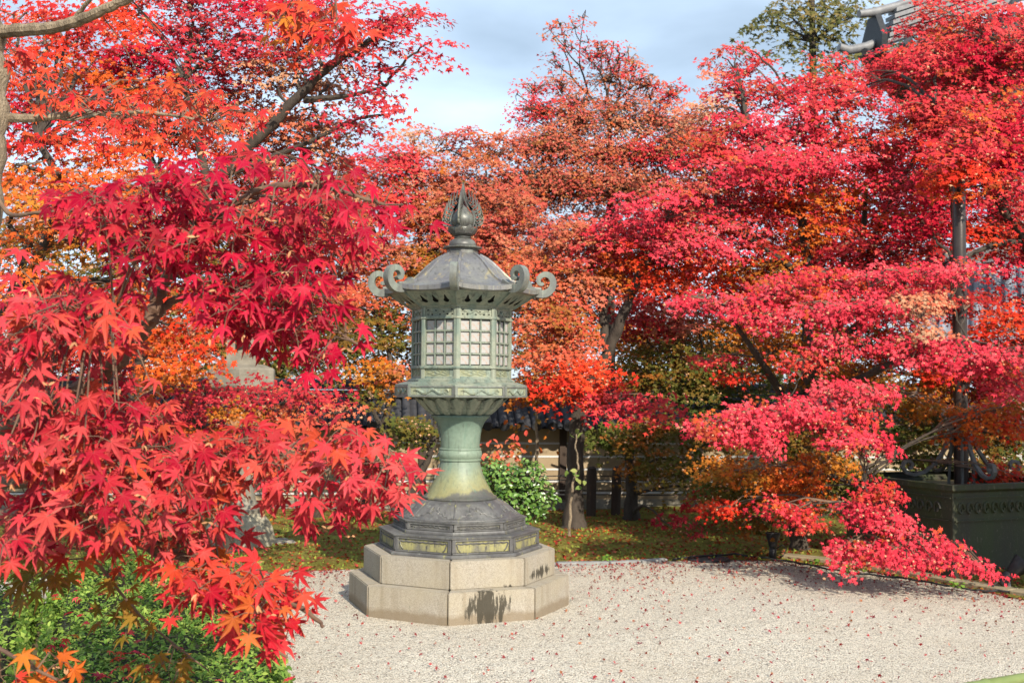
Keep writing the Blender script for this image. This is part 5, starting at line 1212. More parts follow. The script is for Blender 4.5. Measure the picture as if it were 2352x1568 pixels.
# a row of trees beyond the wall that closes the view
for nm, lab, tp, pd in (
  ('maple_tree', 'rusty maple beyond the wall behind the lantern roof', [(1080, 1100, 18.2), (1085, 800, 18.2), (1070, 600, 18.2), (1090, 470, 18.2)],
     [(1020, 470, 18, 120, 60, 'rust', .8), (1150, 450, 18, 120, 60, 'rust', .8), (1080, 560, 18, 140, 60, 'rust', .9), (1220, 560, 18, 110, 60, 'rust', .9), (960, 600, 18, 110, 60, 'olive', .8), (1090, 680, 18, 140, 60, 'mixor', .8), (1230, 690, 18, 100, 60, 'rust', .8), (950, 720, 18, 110, 60, 'olive', .7), (1240, 800, 17.8, 100, 60, 'olive', .8), (930, 830, 17.8, 100, 50, 'olive', .6), (1280, 880, 17.5, 80, 30, 'mixor', .7)]),
  ('maple_tree', 'dark red maple beyond the wall between the centre trunks', [(1560, 1100, 17.6), (1555, 800, 17.6), (1580, 600, 17.6), (1560, 480, 17.6)],
     [(1400, 520, 17.5, 120, 60, 'rust', .9), (1530, 520, 17.5, 120, 60, 'red', .9), (1650, 480, 17.5, 120, 60, 'red', .9), (1380, 640, 17.5, 110, 60, 'redor', .9), (1500, 660, 17.5, 120, 60, 'dark', .9), (1630, 640, 17.5, 120, 60, 'redor', .9), (1410, 770, 17.5, 110, 60, 'mixor', .8), (1540, 790, 17.5, 120, 60, 'olive', .8), (1660, 780, 17.5, 110, 60, 'olive', .8), (1440, 880, 17.3, 110, 50, 'olive', .8), (1570, 890, 17.3, 120, 50, 'green', .9), (1700, 890, 17.3, 110, 50, 'green', .8), (1650, 980, 17, 130, 40, 'green', .7)]),
  ('maple_tree', 'shaded red and olive maple beyond the wall at right', [(1920, 1100, 17.0), (1925, 800, 17.0), (1940, 600, 17.0), (1930, 480, 17.0)],
     [(1690, 370, 17, 120, 60, 'red', .8), (1800, 400, 17, 120, 60, 'redor', .8), (1910, 400, 17, 120, 60, 'red', .8), (2030, 380, 17, 110, 60, 'crim', .8), (1760, 310, 17, 100, 40, 'rust', .6), (1780, 520, 17, 120, 60, 'red', .9), (1900, 520, 17, 120, 60, 'redor', .9), (2030, 490, 17, 120, 60, 'crim', .9), (1800, 640, 17, 120, 60, 'dark', .9), (1930, 650, 17, 120, 60, 'redor', .9), (2060, 620, 17, 110, 60, 'crim', .9), (1790, 770, 17, 110, 60, 'mixor', .8), (1920, 780, 17, 110, 60, 'olive', .8), (2050, 760, 17, 110, 60, 'dark', .8), (1820, 890, 16.8, 110, 50, 'green', .8), (1960, 890, 16.8, 110, 50, 'olive', .7), (1860, 980, 16.5, 130, 40, 'green', .7), (2000, 990, 16.5, 110, 40, 'green', .7)]),
  ('maple_tree', 'crimson maple beyond the pole near the hall', [(2200, 1100, 16.0), (2205, 800, 16.0), (2190, 600, 16.0), (2210, 420, 16.0)],
     [(2120, 380, 16, 110, 70, 'crim', 1.0), (2250, 330, 16, 110, 70, 'crim', 1.0), (2330, 420, 16, 80, 80, 'crim', 1.0), (2180, 480, 16, 110, 60, 'crim', 1.0), (2100, 560, 16, 90, 50, 'dark', .9), (2300, 540, 16, 90, 50, 'dark', .9), (2200, 260, 16, 120, 60, 'red', .9), (2330, 240, 16, 80, 60, 'crim', .9), (2080, 660, 16, 80, 50, 'dark', .8)]),
  ('maple_tree', 'rust and tan maple beyond the wall at left behind the near maple', [(640, 1100, 16.5), (645, 800, 16.5), (640, 600, 16.5), (650, 420, 16.5)],
     [(560, 480, 16.5, 130, 60, 'rust', .8), (700, 480, 16.5, 130, 60, 'rust', .8), (620, 590, 16.5, 140, 60, 'olive', .8), (770, 580, 16.5, 120, 60, 'rust', .8), (480, 600, 16.5, 120, 60, 'olive', .7), (700, 690, 16.5, 130, 60, 'olive', .7), (560, 720, 16.5, 130, 60, 'mixor', .7), (800, 700, 16.5, 110, 60, 'olive', .7), (720, 800, 16.3, 120, 50, 'olive', .7), (600, 820, 16.3, 120, 50, 'green', .7), (360, 540, 16.5, 120, 60, 'olive', .7), (220, 600, 16.5, 120, 60, 'olive', .7), (100, 480, 16.5, 120, 60, 'rust', .6), (340, 680, 16.5, 120, 60, 'olive', .7), (440, 790, 16.5, 120, 60, 'rust', .9), (300, 800, 16.5, 120, 60, 'rust', .9), (180, 740, 16.5, 120, 60, 'redor', .9), (60, 680, 16.5, 120, 60, 'redor', .9), (480, 880, 16.2, 120, 40, 'olive', .9), (330, 900, 16.2, 120, 40, 'redor', .8), (40, 560, 16.5, 100, 60, 'olive', .8), (20, 800, 16.5, 120, 60, 'redor', .9), (160, 860, 16.5, 120, 50, 'dark', .9)]),
):
    tree(nm, lab, [(tp, .13, .04)], pd, 'trees beyond the wall', leaf=0.050, spread=.4, limb_r=.02, twig_share=.4)

# ------------------------------------------------------------------ evergreen trees far behind
def evergreen(name, label, base, h, pads, pal, leaf=0.11):
    tree(name, label, [([(base[0], base[1], 0, 0), (base[0]+.1, base[1], h*.5, 0), (base[0], base[1], h, 0)], 0.3, 0.05)], pads, 'evergreens far behind', leaf=leaf*1.1, seeds=0.0, spread=0.9, limb_r=.05, per=60)
PAL['ever'] = [(.10,.115,.035), (.14,.15,.05), (.07,.09,.03), (.20,.17,.06)]
ev = at(1860, 100, 32)
evergreen('evergreen_tree', 'tall airy olive green evergreen behind the hall roof tip', (ev[0], 32), 15.5,
     [(1800, 30, 32, 40, 30, 'ever', .8), (1760, 60, 32, 26, 18, 'ever', .5), (1900, 20, 32, 50, 36, 'ever', 1.0), (1960, 40, 32, 34, 40, 'ever', 1.0), (1930, 90, 32, 50, 28, 'ever', 1.0), (1860, 70, 32, 36, 26, 'ever', .8), (1800, 100, 32, 36, 20, 'ever', .6), (1970, 130, 32, 40, 30, 'ever', .9), (1880, 130, 32, 50, 24, 'ever', .8), (1830, -10, 32, 50, 24, 'ever', .9), (1960, -10, 32, 50, 24, 'ever', .9)], 'ever')
ev2 = at(2140, 60, 34)
evergreen('evergreen_tree', 'rounded olive evergreen rising above the hall ridge', (ev2[0], 34), 14.5, [(2140, 45, 34, 40, 24, 'ever', 1.2), (2150, 80, 34, 50, 26, 'ever', 1.2), (2085, 70, 34, 16, 20, 'ever', .4)], 'ever')

# ------------------------------------------------------------------ the near maple on the left
def maple_big(seed):
    """seven-lobed leaf with folded, pointed lobes; y towards the middle tip"""
    r_ = random.Random(seed)
    ang = [-128, -82, -41, 0, 41, 82, 128]; ln = [0.40, 0.74, 0.95, 1.04, 0.95, 0.74, 0.40]
    droop = r_.choice((.04, .12, .22, .35, .5)); fold = r_.uniform(.03, .11); curl = r_.uniform(-.28, .28)
    V = [(0, 0, 0)]; ve = [1.0]; T = []
    def put(a, l, z, e):
        x, y = l*math.sin(R(a)), l*math.cos(R(a))
        V.append((x, y, z - droop*l*l + curl*x*abs(x))); ve.append(e); return len(V)-1
    ang = [a+r_.uniform(-5, 5) for a in ang]; ln = [l*r_.uniform(.90, 1.08) for l in ln]
    n0 = put(-165, 0.10, 0.01, 0.1)
    for i, (a, l) in enumerate(zip(ang, ln)):
        nb = put((a+ang[i+1])/2, 0.33 if 0 < i < 5 else 0.24, fold, 0.0) if i < 6 else put(165, 0.10, 0.01, 0.1)
        w = math.degrees(0.145)
        w = 11.5 if l > .6 else 15
        b1 = put(a-w, 0.56*l, fold*1.1, 0.0); b2 = put(a+w, 0.56*l, fold*1.1, 0.0)
        md = put(a, 0.55*l, -0.015, 1.0); tp = put(a+r_.uniform(-5, 5), l, -0.03, 2.0)
        T += [(0, md, n0), (n0, md, b1), (b1, md, tp), (tp, md, b2), (b2, md, nb), (nb, md, 0)]
        n0 = nb
    return np.array(V), np.array(T), ve
BIG = [maple_big(s) for s in range(12)]
def poly_sample(poly, n):
    P = np.array(poly, float); lo, hi = P.min(0), P.max(0); out = []
    x, y = P[:, 0], P[:, 1]; x2, y2 = np.roll(x, -1), np.roll(y, -1)
    while len(out) < n:
        q = lo+(hi-lo)*rng.random((n*2, 2))
        inside = np.zeros(len(q), bool)
        for a, b, c, d in zip(x, y, x2, y2):
            cr = ((b > q[:, 1]) != (d > q[:, 1]))
            inside ^= cr & (q[:, 0] < (c-a)*(q[:, 1]-b)/(d-b+1e-12)+a)
        out += list(q[inside])
    return np.array(out[:n])
def poly_area(poly):
    P = np.array(poly, float); x, y = P[:, 0], P[:, 1]
    return abs(np.dot(x, np.roll(y, -1))-np.dot(y, np.roll(x, -1)))/2
PAL['ncrim'] = [(.46,.004,.032), (.38,.004,.032), (.52,.009,.038), (.31,.004,.028), (.56,.022,.056)]
PAL['nsal'] = [(.60,.048,.062), (.54,.028,.045), (.64,.085,.085), (.46,.013,.034), (.60,.070,.085), (.38,.009,.030), (.60,.09,.04)]
PAL['nor'] = [(.66,.13,.020), (.62,.20,.022), (.64,.07,.024), (.60,.045,.03)]
PAL['nred'] = [(.62,.030,.028), (.64,.06,.03), (.58,.018,.03), (.65,.10,.03)]
PAL['nol'] = [(.20,.15,.018), (.30,.16,.018), (.15,.13,.018), (.36,.11,.02)]
PAL['nmix'] = [(.64,.045,.042), (.60,.07,.028), (.60,.028,.036), (.50,.14,.025), (.52,.016,.03), (.62,.04,.045), (.45,.012,.03)]
REG = [  # outline in the frame, distance, depth spread, palette, cover, leaf length
 ([(130,450),(200,430),(330,400),(430,370),(560,335),(640,350),(740,390),(830,410),(915,430),(905,500),(870,550),(830,590),(800,640),(760,650),(745,700),(795,750),(820,800),(790,790),(740,820),(690,840),(630,790),(560,740),(480,690),(420,660),(330,670),(300,620),(270,560),(200,520)], 2.75, .28, 'ncrim', 4.2, .050),
 ([(0,610),(80,640),(170,650),(220,690),(330,690),(350,730),(290,800),(370,860),(390,960),(340,1060),(200,1080),(0,1050)], 2.55, .28, 'nsal', 3.8, .052),
 ([(370,1040),(470,990),(560,965),(700,960),(800,980),(880,1010),(940,1060),(930,1130),(860,1150),(800,1165),(730,1185),(640,1140),(560,1150),(470,1150),(370,1130)], 2.70, .24, 'nsal', 4.2, .050),
 ([(0,1050),(200,1080),(400,1100),(560,1150),(580,1200),(520,1250),(400,1230),(330,1240),(260,1230),(150,1215),(0,1270)], 2.55, .26, 'nsal', 3.6, .051),
 ([(375,1270),(460,1255),(550,1270),(630,1320),(715,1345),(725,1370),(705,1420),(665,1470),(650,1510),(610,1470),(520,1455),(440,1425),(385,1350)], 2.62, .25, 'nmix', 3.4, .051),
 ([(0,1410),(40,1400),(80,1470),(160,1520),(165,1568),(0,1568)], 2.45, .15, 'nor', 2.0, .052),
 ([(0,1250),(130,1240),(150,1330),(60,1400),(0,1400)], 3.0, .2, 'nol', 1.4, .050),
 ([(120,1245),(330,1245),(520,1250),(560,1290),(400,1290),(200,1275)], 2.8, .2, 'nor', 1.2, .050),
 ([(200,1290),(290,1340),(420,1420),(560,1550),(400,1568),(330,1500),(260,1400)], 2.95, .15, 'nol', 0.75, .046),
 ([(0,200),(200,205),(400,185),(560,230),(630,310),(560,350),(430,335),(250,300),(0,330)], 4.4, .45, 'nred', 2.0, .047),
 ([(0,90),(100,100),(140,160),(60,200),(0,200)], 4.2, .3, 'nred', 1.6, .047),
 ([(585,-20),(720,-20),(700,80),(665,135),(630,125),(560,70)], 3.1, .2, 'nor', 1.8, .052),
 ([(715,-20),(800,-20),(832,60),(832,150),(800,165),(770,110),(730,60)], 2.9, .2, 'nred', 2.6, .052),
 ([(60,640),(300,640),(420,690),(400,760),(200,760)], 3.3, .2, 'nor', 1.2, .050),
 ([(920,400),(945,400),(945,440),(920,440)], 2.7, .05, 'ncrim', 1.0, .050),
 ([(965,520),(1000,525),(990,570),(970,560)], 2.7, .05, 'ncrim', 0.7, .046),
 ([(0,640),(160,660),(250,720),(300,860),(350,960),(400,1060),(300,1130),(0,1180)], 3.05, .25, 'ncrim', 1.6, .050),
 ([(0,560),(60,580),(60,640),(0,640)], 2.6, .1, 'nsal', 2.0, .05),
]
nm_base = np.array([-2.08, 4.05, 0.0])
near = empty('near_maple_tree', nm_base)
tag(near, 'near maple at left edge with large crimson and salmon leaves filling the left side', 'tree')
NB = []   # branch points
def nlimb(pts, r0, r1, mat='twig', name='limb', sides=9):
    w = [at(*p) if len(p) == 3 else np.array(p[:3]) for p in pts]
    sp_ = knobble(smooth_path(w, 6), r0*.12); n = len(sp_)
    rad = [(r0+(r1-r0)*j/(n-1))*(1+.07*math.sin(j*2.3)) for j in range(n)]
    b = MB(); b.tube([p-nm_base for p in sp_], rad, sides); b.build(name, M[mat], near, True)
    NB.extend(sp_)
nlimb([(-2.08, 4.05, -0.05, 0), (-2.08, 4.05, .6, 0), (-2.02, 4.02, 1.3, 0), (-60, 700, 4.0), (-40, 420, 4.0), (-24, 250, 4.0), (-28, 90, 4.0), (-46, -60, 4.0), (-60, -300, 4)], .095, .045, 'bark_pale', 'trunk', 16)
nlimb([(-24, 76, 4.0), (40, 70, 3.95), (120, 64, 3.9), (180, 48, 3.85), (240, 22, 3.8), (310, -12, 3.75), (420, -80, 3.6), (640, -120, 3.2), (760, -60, 3.0)], .026, .010, 'bark_pale')
nlimb([(165, 56, 3.87), (182, 30, 3.85), (215, -10, 3.8)], .012, .006, 'bark_pale')
nlimb([(-14, 268, 4.0), (60, 272, 4.05), (130, 266, 4.1), (185, 258, 4.2), (250, 262, 4.3), (340, 258, 4.4), (480, 280, 4.4)], .019, .005, 'bark_pale')
nlimb([(130, 268, 4.1), (165, 275, 4.15), (230, 262, 4.25)], .009, .004, 'bark_pale')
nlimb([(-2.02, 4.02, 1.25, 0), (-60, 1010, 3.3), (100, 950, 2.9), (250, 846, 2.75), (300, 792, 2.74), (342, 742, 2.74), (360, 690, 2.74), (386, 636, 2.74), (430, 560, 2.75), (520, 480, 2.75), (620, 430, 2.72), (740, 430, 2.7), (880, 470, 2.68)], .030, .004)
nlimb([(335, 752, 2.74), (372, 712, 2.75), (402, 688, 2.76), (450, 680, 2.76), (500, 676, 2.76), (600, 690, 2.75), (720, 730, 2.72), (820, 790, 2.7)], .013, .003)
nlimb([(362, 684, 2.74), (330, 640, 2.74), (300, 590, 2.75), (260, 520, 2.76), (200, 470, 2.78)], .008, .003)
nlimb([(386, 636, 2.74), (350, 590, 2.8), (340, 530, 2.82)], .006, .003)
nlimb([(-1.98, 4.0, 1.15, 0), (-80, 1120, 3.2), (160, 1100, 2.85), (400, 1085, 2.75), (600, 1050, 2.72), (760, 1050, 2.7), (900, 1080, 2.68)], .024, .004)
nlimb([(-1.98, 4.0, 1.05, 0), (-80, 1180, 3.1), (150, 1200, 2.8), (330, 1250, 2.7), (480, 1300, 2.65), (600, 1350, 2.62), (700, 1400, 2.6), (745, 1440, 2.58)], .020, .004)
nlimb([(330, 1250, 2.7), (420, 1330, 2.66), (560, 1440, 2.62), (660, 1510, 2.6)], .008, .003)
nlimb([(-1.95, 3.95, 1.0, 0), (-120, 1400, 2.7), (20, 1500, 2.5), (130, 1560, 2.45)], .008, .003)
nlimb([(150, 1200, 2.8), (230, 1300, 2.9), (330, 1420, 2.95), (480, 1540, 2.95)], .006, .002)
nlimb([(-24, 420, 4.0), (20, 490, 3.9), (90, 488, 3.8), (170, 482, 3.8)], .010, .004)
nlimb([(-2.02, 4.02, 1.3, 0), (-40, 880, 3.2), (60, 800, 2.75), (160, 740, 2.6), (260, 720, 2.6)], .016, .004)
NBa = np.array(NB)
OPEN = [np.array(q, float) for q in ([(250, 846), (300, 792), (342, 742), (360, 690), (386, 636), (400, 600)], [(342, 742), (402, 688), (470, 678)], [(-20, 70), (120, 64), (310, -12)], [(20, 270), (235, 258)])]
def clear(u, v, w=30):
    """places where the bare limbs can be seen"""
    for L in OPEN:
        for a, b in zip(L[:-1], L[1:]):
            t = np.clip(np.dot(np.array([u, v])-a, b-a)/np.dot(b-a, b-a), 0, 1)
            if np.linalg.norm(a+(b-a)*t-np.array([u, v])) < w: return True
    return False
leaves = []
tw = MB()
for poly, dist, dsp, pal, cover, ll in REG:
    npx = .30*(2*ll*FPX/dist)**2*0.62
    n = max(1, int(poly_area(poly)*cover*1.15/npx))
    per = 4; ns = max(1, n//per)
    uv = poly_sample(poly, ns)
    pc_ = np.array(PAL[pal])
    for (u, v) in uv:
        if clear(u, v): continue
        y = dist+rng.uniform(-dsp, dsp); node = at(u, v, y)
        nb = NBa[int(np.argmin(np.sum((NBa-node)**2, 1)))]
        if np.linalg.norm(nb-node) < 0.75:
            md = (nb+node)/2+np.array([0, 0, 0.03])
            tw.tube([nb-nm_base, md-nm_base, node-nm_base], [.0028, .0022, .0015], 4, False)
        base_c = pc_[rng.integers(len(pc_))]
        a0 = rng.uniform(0, 6.28)
        for k in range(per if ns > 1 else n):
            a = a0+k*1.57+rng.normal(0, .3)
            off = np.array([math.cos(a)*.045, rng.normal(0, .03), math.sin(a)*.032-.012])
            p = node+off
            N = np.array([.12+rng.normal(0, .40), -.72+rng.normal(0, .30), .62+rng.normal(0, .36)])
            T = np.array([math.cos(a)*.75+rng.normal(0, .25), -.15+rng.normal(0, .2), -.75+.35*math.sin(a)+rng.normal(0, .28)])
            c = base_c*rng.uniform(.82, 1.15); w = rng.random()*.5
            c = c*(1-w)+pc_[rng.integers(len(pc_))]*w
            s = ll*(.52+.62*rng.beta(2.2, 1.8))
            leaves.append((y, p, N, T, s, np.clip(c, 0, .8), int(rng.integers(len(BIG)))))
            tw.tube([node-nm_base, (node+p)/2+np.array([0, 0, .006])-nm_base, p-nm_base], .0009, 3, False)
tag(tw.build('twigs', M['twig'], near), kind='stuff')
leaves.sort(key=lambda q: q[0]/q[4])
bigm = []
for i, (v, t, ve) in enumerate(BIG):
    m = bpy.data.meshes.new('leaf'); m.from_pydata([tuple(x) for x in v], [], [tuple(int(a) for a in x) for x in t]); m.update()
    a = m.attributes.new('vein', 'FLOAT', 'POINT'); a.data.foreach_set('value', ve)
    m.materials.append(M['leaf_object']); bigm.append(m)
def frame_of(p, N, T, s):
    N = N/np.linalg.norm(N); T = T-N*np.dot(T, N); T /= np.linalg.norm(T); X = np.cross(T, N)
    return Matrix(((X[0]*s, T[0]*s, N[0]*s, p[0]), (X[1]*s, T[1]*s, N[1]*s, p[1]), (X[2]*s, T[2]*s, N[2]*s, p[2]), (0, 0, 0, 1)))
for y, p, N, T, s, c, k in leaves[:300]:
    o = bpy.data.objects.new('leaf', bigm[k]); link(o, near)
    o.matrix_basis = frame_of(p-nm_base, N, T, s); o.color = (*c, 1)
gr = []
kk = [leaves[int(i)] for i in rng.integers(0, len(leaves), 420)]      # winged keys hanging among the leaves
KEY = (np.vstack([lens_leaf(.22)[0]]*1), lens_leaf(.22)[1])
for k in range(len(BIG)):
    q = [l for l in leaves[300:] if l[6] == k]
    if q: gr.append(((BIG[k][0], BIG[k][1]),)+tuple(np.array([l[j] for l in q])-(nm_base if j == 1 else 0) for j in (1, 2, 3))+(np.array([l[4] for l in q]), np.array([l[5] for l in q])))
tag(inst('foliage', leaf_mesh('foliage', gr, M['leaf_near'], BIG[0][2]), near), kind='stuff')
kc = np.array([l[1] for l in kk])-nm_base+rng.normal(0, .03, (len(kk), 3)); kt = rng.normal(0, .7, kc.shape)+np.array([0, -.2, -.6])
kcol = np.array([.55, .27, .13])*rng.uniform(.7, 1.25, (len(kk), 1))
tag(inst('winged_keys', leaf_mesh('winged_keys', [(KEY, kc, rng.normal(0, .5, kc.shape)+np.array([0, -.8, .4]), kt, rng.uniform(.012, .02, len(kk)), kcol), (KEY, kc, rng.normal(0, .5, kc.shape)+np.array([0, -.8, .4]), kt*np.array([-1, 1, 1]), rng.uniform(.012, .02, len(kk)), kcol)], M['leaf']), near), kind='stuff')

# ------------------------------------------------------------------ clipped low hedges in the lower left corner
def hedge(name, label, poly, ztop, n, seed, dark=1.0):
    P = np.array(poly); e = empty(name, (P[:, 0].mean(), P[:, 1].mean(), 0)); tag(e, label, 'hedge', 'clipped low hedges')
    b0 = np.array([P[:, 0].mean(), P[:, 1].mean(), 0])
    c = P.mean(0); b = MB()
    L = []
    for s, z in ((.97, 0), (.96, ztop*.4), (.92, ztop-.20), (.84, ztop-.10), (.45, ztop-.085)):
        L.append([(c[0]+(x-c[0])*s-b0[0], c[1]+(y-c[1])*s-b0[1], z) for x, y in poly])
    b.loft(L); b.build('branch_mass', M['hedge_core'], e)
    pts = poly_sample(poly, n)
    d = np.min([np.abs((P[(i+1) % len(P), 0]-P[i, 0])*(P[i, 1]-pts[:, 1])-(P[i, 0]-pts[:, 0])*(P[(i+1) % len(P), 1]-P[i, 1]))/np.linalg.norm(P[(i+1) % len(P)]-P[i]) for i in range(len(P))], 0)
    z = ztop-.02+.015*np.sin(pts[:, 0]*9)+.015*np.sin(pts[:, 1]*7+1)-.14*np.exp(-d/.07)+rng.normal(0, .012, n)
    C = np.stack([pts[:, 0], pts[:, 1], z], 1)
    # leaves down the sides
    ns = int(n*.9); k = rng.integers(0, len(P), ns); t = rng.random(ns)[:, None]
    E = P[k]*(1-t)+P[(k+1) % len(P)]*t + rng.normal(0, .012, (ns, 2))
    Cs = np.concatenate([E, (rng.random(ns)*ztop*.95)[:, None]], 1)
    outn = np.concatenate([unit(E-c), np.zeros((ns, 1))], 1)
    C = np.concatenate([C, Cs]); up = np.concatenate([np.tile([0, -.1, 1.0], (n, 1)), outn+np.array([0, 0, .4])])
    N = up+rng.normal(0, .5, C.shape); T = rng.normal(0, 1, C.shape)+up*.45
    col = np.array([(.13, .23, .035), (.20, .30, .045), (.09, .17, .03), (.26, .34, .07), (.15, .22, .045)])[rng.integers(0, 5, len(C))]*rng.uniform(.7, 1.25, (len(C), 1))
    S = rng.uniform(.018, .034, len(C))
    tag(inst('foliage', leaf_mesh('foliage', [(lens_leaf() if seed == 1 else quad_leaf(), C-b0, N, T, S*(1 if seed == 1 else 1.2), col)], M['leaf'], None), e), kind='stuff')
    return e
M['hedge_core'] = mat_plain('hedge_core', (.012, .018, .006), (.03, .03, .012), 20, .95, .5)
HP = [(-.72, 3.9), (-1.05, 5.0), (-1.42, 6.4), (-1.85, 7.9), (-3.0, 8.2), (-3.05, 7.4), (-2.62, 6.2), (-2.2, 5.2), (-1.75, 3.9)]
hedge('clipped_hedge', 'low clipped green hedge littered with fallen red leaves beside the gravel', HP, .40, 17000, 1)
hedge('clipped_hedge', 'shaded low hedge in the bottom left corner, left of a dark gap', [(-1.87, 3.9), (-2.32, 5.2), (-2.76, 6.2), (-3.2, 7.4), (-4.6, 7.4), (-4.2, 3.9)], .34, 9000, 2)
# red leaves that have dropped on the hedge: single leaves one can pick out
q = poly_sample(HP, 150)
for i, (x, y) in enumerate(q):
    o = bpy.data.objects.new('fallen_leaf', bigm[int(rng.integers(12))]); link(o)
    N = np.array([rng.normal(0, .35), rng.normal(-.2, .3), 1]); T = rng.normal(0, 1, 3)
    o.matrix_basis = frame_of(np.array([x, y, .405+rng.uniform(0, .012)]), N, T, rng.uniform(.028, .044))
    pal = PAL['nsal' if rng.random() < .55 else ('purple' if rng.random() < .7 else 'nor')]; o.color = (*(np.array(pal[int(rng.integers(len(pal)))])*rng.uniform(.7, 1.1)), 1)
    tag(o, 'red maple leaf fallen on top of the low clipped hedge', 'leaf', 'fallen leaves on the hedge')

# ------------------------------------------------------------------ glossy green shrub behind the lantern
sc_ = on_ground(1190, 1255); shx, shy = at(1188, 1200, 10.6)[0], 10.6
shrub = empty('green_shrub', (shx, shy, 0.03)); tag(shrub, 'glossy bright green leafy shrub just behind the lantern foot', 'shrub')
sb = np.array([shx, shy, .03])
cl = []
for (u, v, ru, rv, n) in ((1150, 1100, 55, 40, 260), (1210, 1095, 48, 36, 240), (1240, 1140, 40, 40, 220), (1180, 1150, 60, 42, 300), (1130, 1080, 32, 30, 120), (1215, 1175, 40, 26, 140), (1120, 1140, 40, 40, 160)):
    c = at(u, v, 10.55); rx, rz = ru*10.55/FPX, rv*10.55/FPX
    n = int(n*1.5); d = unit(rng.normal(size=(n, 3)))*(0.55+.55*rng.random((n, 1)))
    cl.append((c+d*np.array([rx, rx*.9, rz]), d))
SC = np.concatenate([a for a, b_ in cl]); SD = np.concatenate([b_ for a, b_ in cl])
stm = MB()
for a, b_ in cl:
    c = a.mean(0)
    stm.tube([(0, 0, 0), (c-sb)*np.array([.3, .3, .5]), c-sb], [.02, .014, .008], 6)
    for p in a[::14]: stm.tube([c-sb, (c+p)/2-sb+np.array([0, 0, .03]), p-sb], [.006, .004, .003], 4, False)
stm.build('stems', M['bark'], shrub, True)
shc = np.array([(.085, .18, .025), (.14, .25, .04), (.055, .13, .02), (.20, .32, .07)])
lv, ltr = lens_leaf(.36, .10, .10)
sm_ = bpy.data.meshes.new('leaf'); sm_.from_pydata([tuple(x) for x in lv], [], [tuple(int(i) for i in t) for t in ltr]); sm_.update()
M['leaf_shrub'] = mat_leaf('leaf_shrub', 'attr', .15, .28, .6)
def mat_objleaf_plain():
    s = Nodes('leaf_shrub_object'); oi = s.n('ShaderNodeObjectInfo')
    col = s.mix(s.math('MULTIPLY', s.ramp(s.noise(40, 3), [(.4, 0), (.7, 1)]), .3), oi.outputs['Color'], (.10, .18, .03))
    return s.done(col, .28, 0, .6)
sm_.materials.append(mat_objleaf_plain())
order = np.argsort(SC[:, 1])
Nn = SD+np.array([0, -.35, .55])+rng.normal(0, .4, SD.shape); Tt = SD*.8+np.array([0, 0, .25])+rng.normal(0, .6, SD.shape)
Ss = rng.uniform(.030, .058, len(SC)); cc = shc[rng.integers(0, 4, len(SC))]*rng.uniform(.75, 1.15, (len(SC), 1))
for i in order[:300]:
    o = bpy.data.objects.new('leaf', sm_); link(o, shrub); o.matrix_basis = frame_of(SC[i]-sb, Nn[i], Tt[i], Ss[i]); o.color = (*cc[i], 1)
r_ = order[300:]
tag(inst('foliage', leaf_mesh('foliage', [((lv, ltr), SC[r_]-sb, Nn[r_], Tt[r_], Ss[r_], cc[r_])], M['leaf_shrub']), shrub), kind='stuff')

# ------------------------------------------------------------------ saplings and weeds
def sapling(name, label, pts, r0, leaves_at, pal, size=.05, cat='sapling'):
    w = [at(*p) for p in pts]; base = np.array([w[0][0], w[0][1], 0.02]); w[0][2] = 0.0
    e = empty(name, base); tag(e, label, cat, 'thin young trees')
    b = MB(); sp_ = knobble(smooth_path(w, 5), .008); b.tube([p-base for p in sp_], list(np.linspace(r0, r0*.4, len(sp_))), 7); b.build('stem', M['bark_pale' if 'pale' in label else 'bark'], e, True)
    if leaves_at:
        C = np.concatenate([at(u, v, y)+rng.normal(0, r, (n, 3)) for u, v, y, r, n in leaves_at])
        N = rng.normal(0, .5, C.shape)+np.array([0, -.6, .6]); T = rng.normal(0, .5, C.shape)+np.array([0, 0, -.5])
        pc_ = np.array(PAL[pal]); col = pc_[rng.integers(0, len(pc_), len(C))]
        tag(inst('foliage', leaf_mesh('foliage', [(lens_leaf(.4), C-base, N, T, rng.uniform(.6, 1.2, len(C))*size, col)], M['leaf']), e), kind='stuff')
PAL['fresh'] = [(.22, .26, .07), (.15, .22, .05), (.30, .32, .10)]
sapling('sapling', 'thin pale sapling with a few leaves in front of the leaning maple trunk', [(1308, 1243, 11.2), (1310, 1170, 11.2), (1318, 1100, 11.2), (1328, 1070, 11.2), (1322, 1020, 11.2), (1328, 985, 11.2)], .016, [(1316, 1092, 11.1, .05, 5), (1328, 1085, 11.1, .05, 4), (1325, 990, 11.1, .06, 4)], 'fresh', .075)
sapling('sapling', 'thin dark stake-like sapling stem beside the stone lantern', [(682, 1232, 11.6), (680, 1150, 11.6), (678, 1080, 11.6)], .022, [], 'olive')
sapling('sapling', 'slim pale sapling with yellowing leaves right of the lantern ledge', [(1232, 1190, 12.8), (1233, 1060, 12.8), (1232, 940, 12.8), (1230, 900, 12.8)], .026, [(1225, 960, 12.7, .14, 14), (1245, 930, 12.7, .14, 14), (1215, 1000, 12.7, .16, 14)], 'mixor', .07)
sapling('sapling', 'small russet sapling leaves above the green shrub', [(1140, 1200, 11.0), (1142, 1100, 11.0), (1150, 1040, 11.0)], .012, [(1140, 1045, 10.9, .09, 40), (1175, 1030, 10.9, .09, 36), (1120, 1065, 10.9, .10, 40), (1165, 1060, 10.9, .08, 24)], 'salmon', .06)
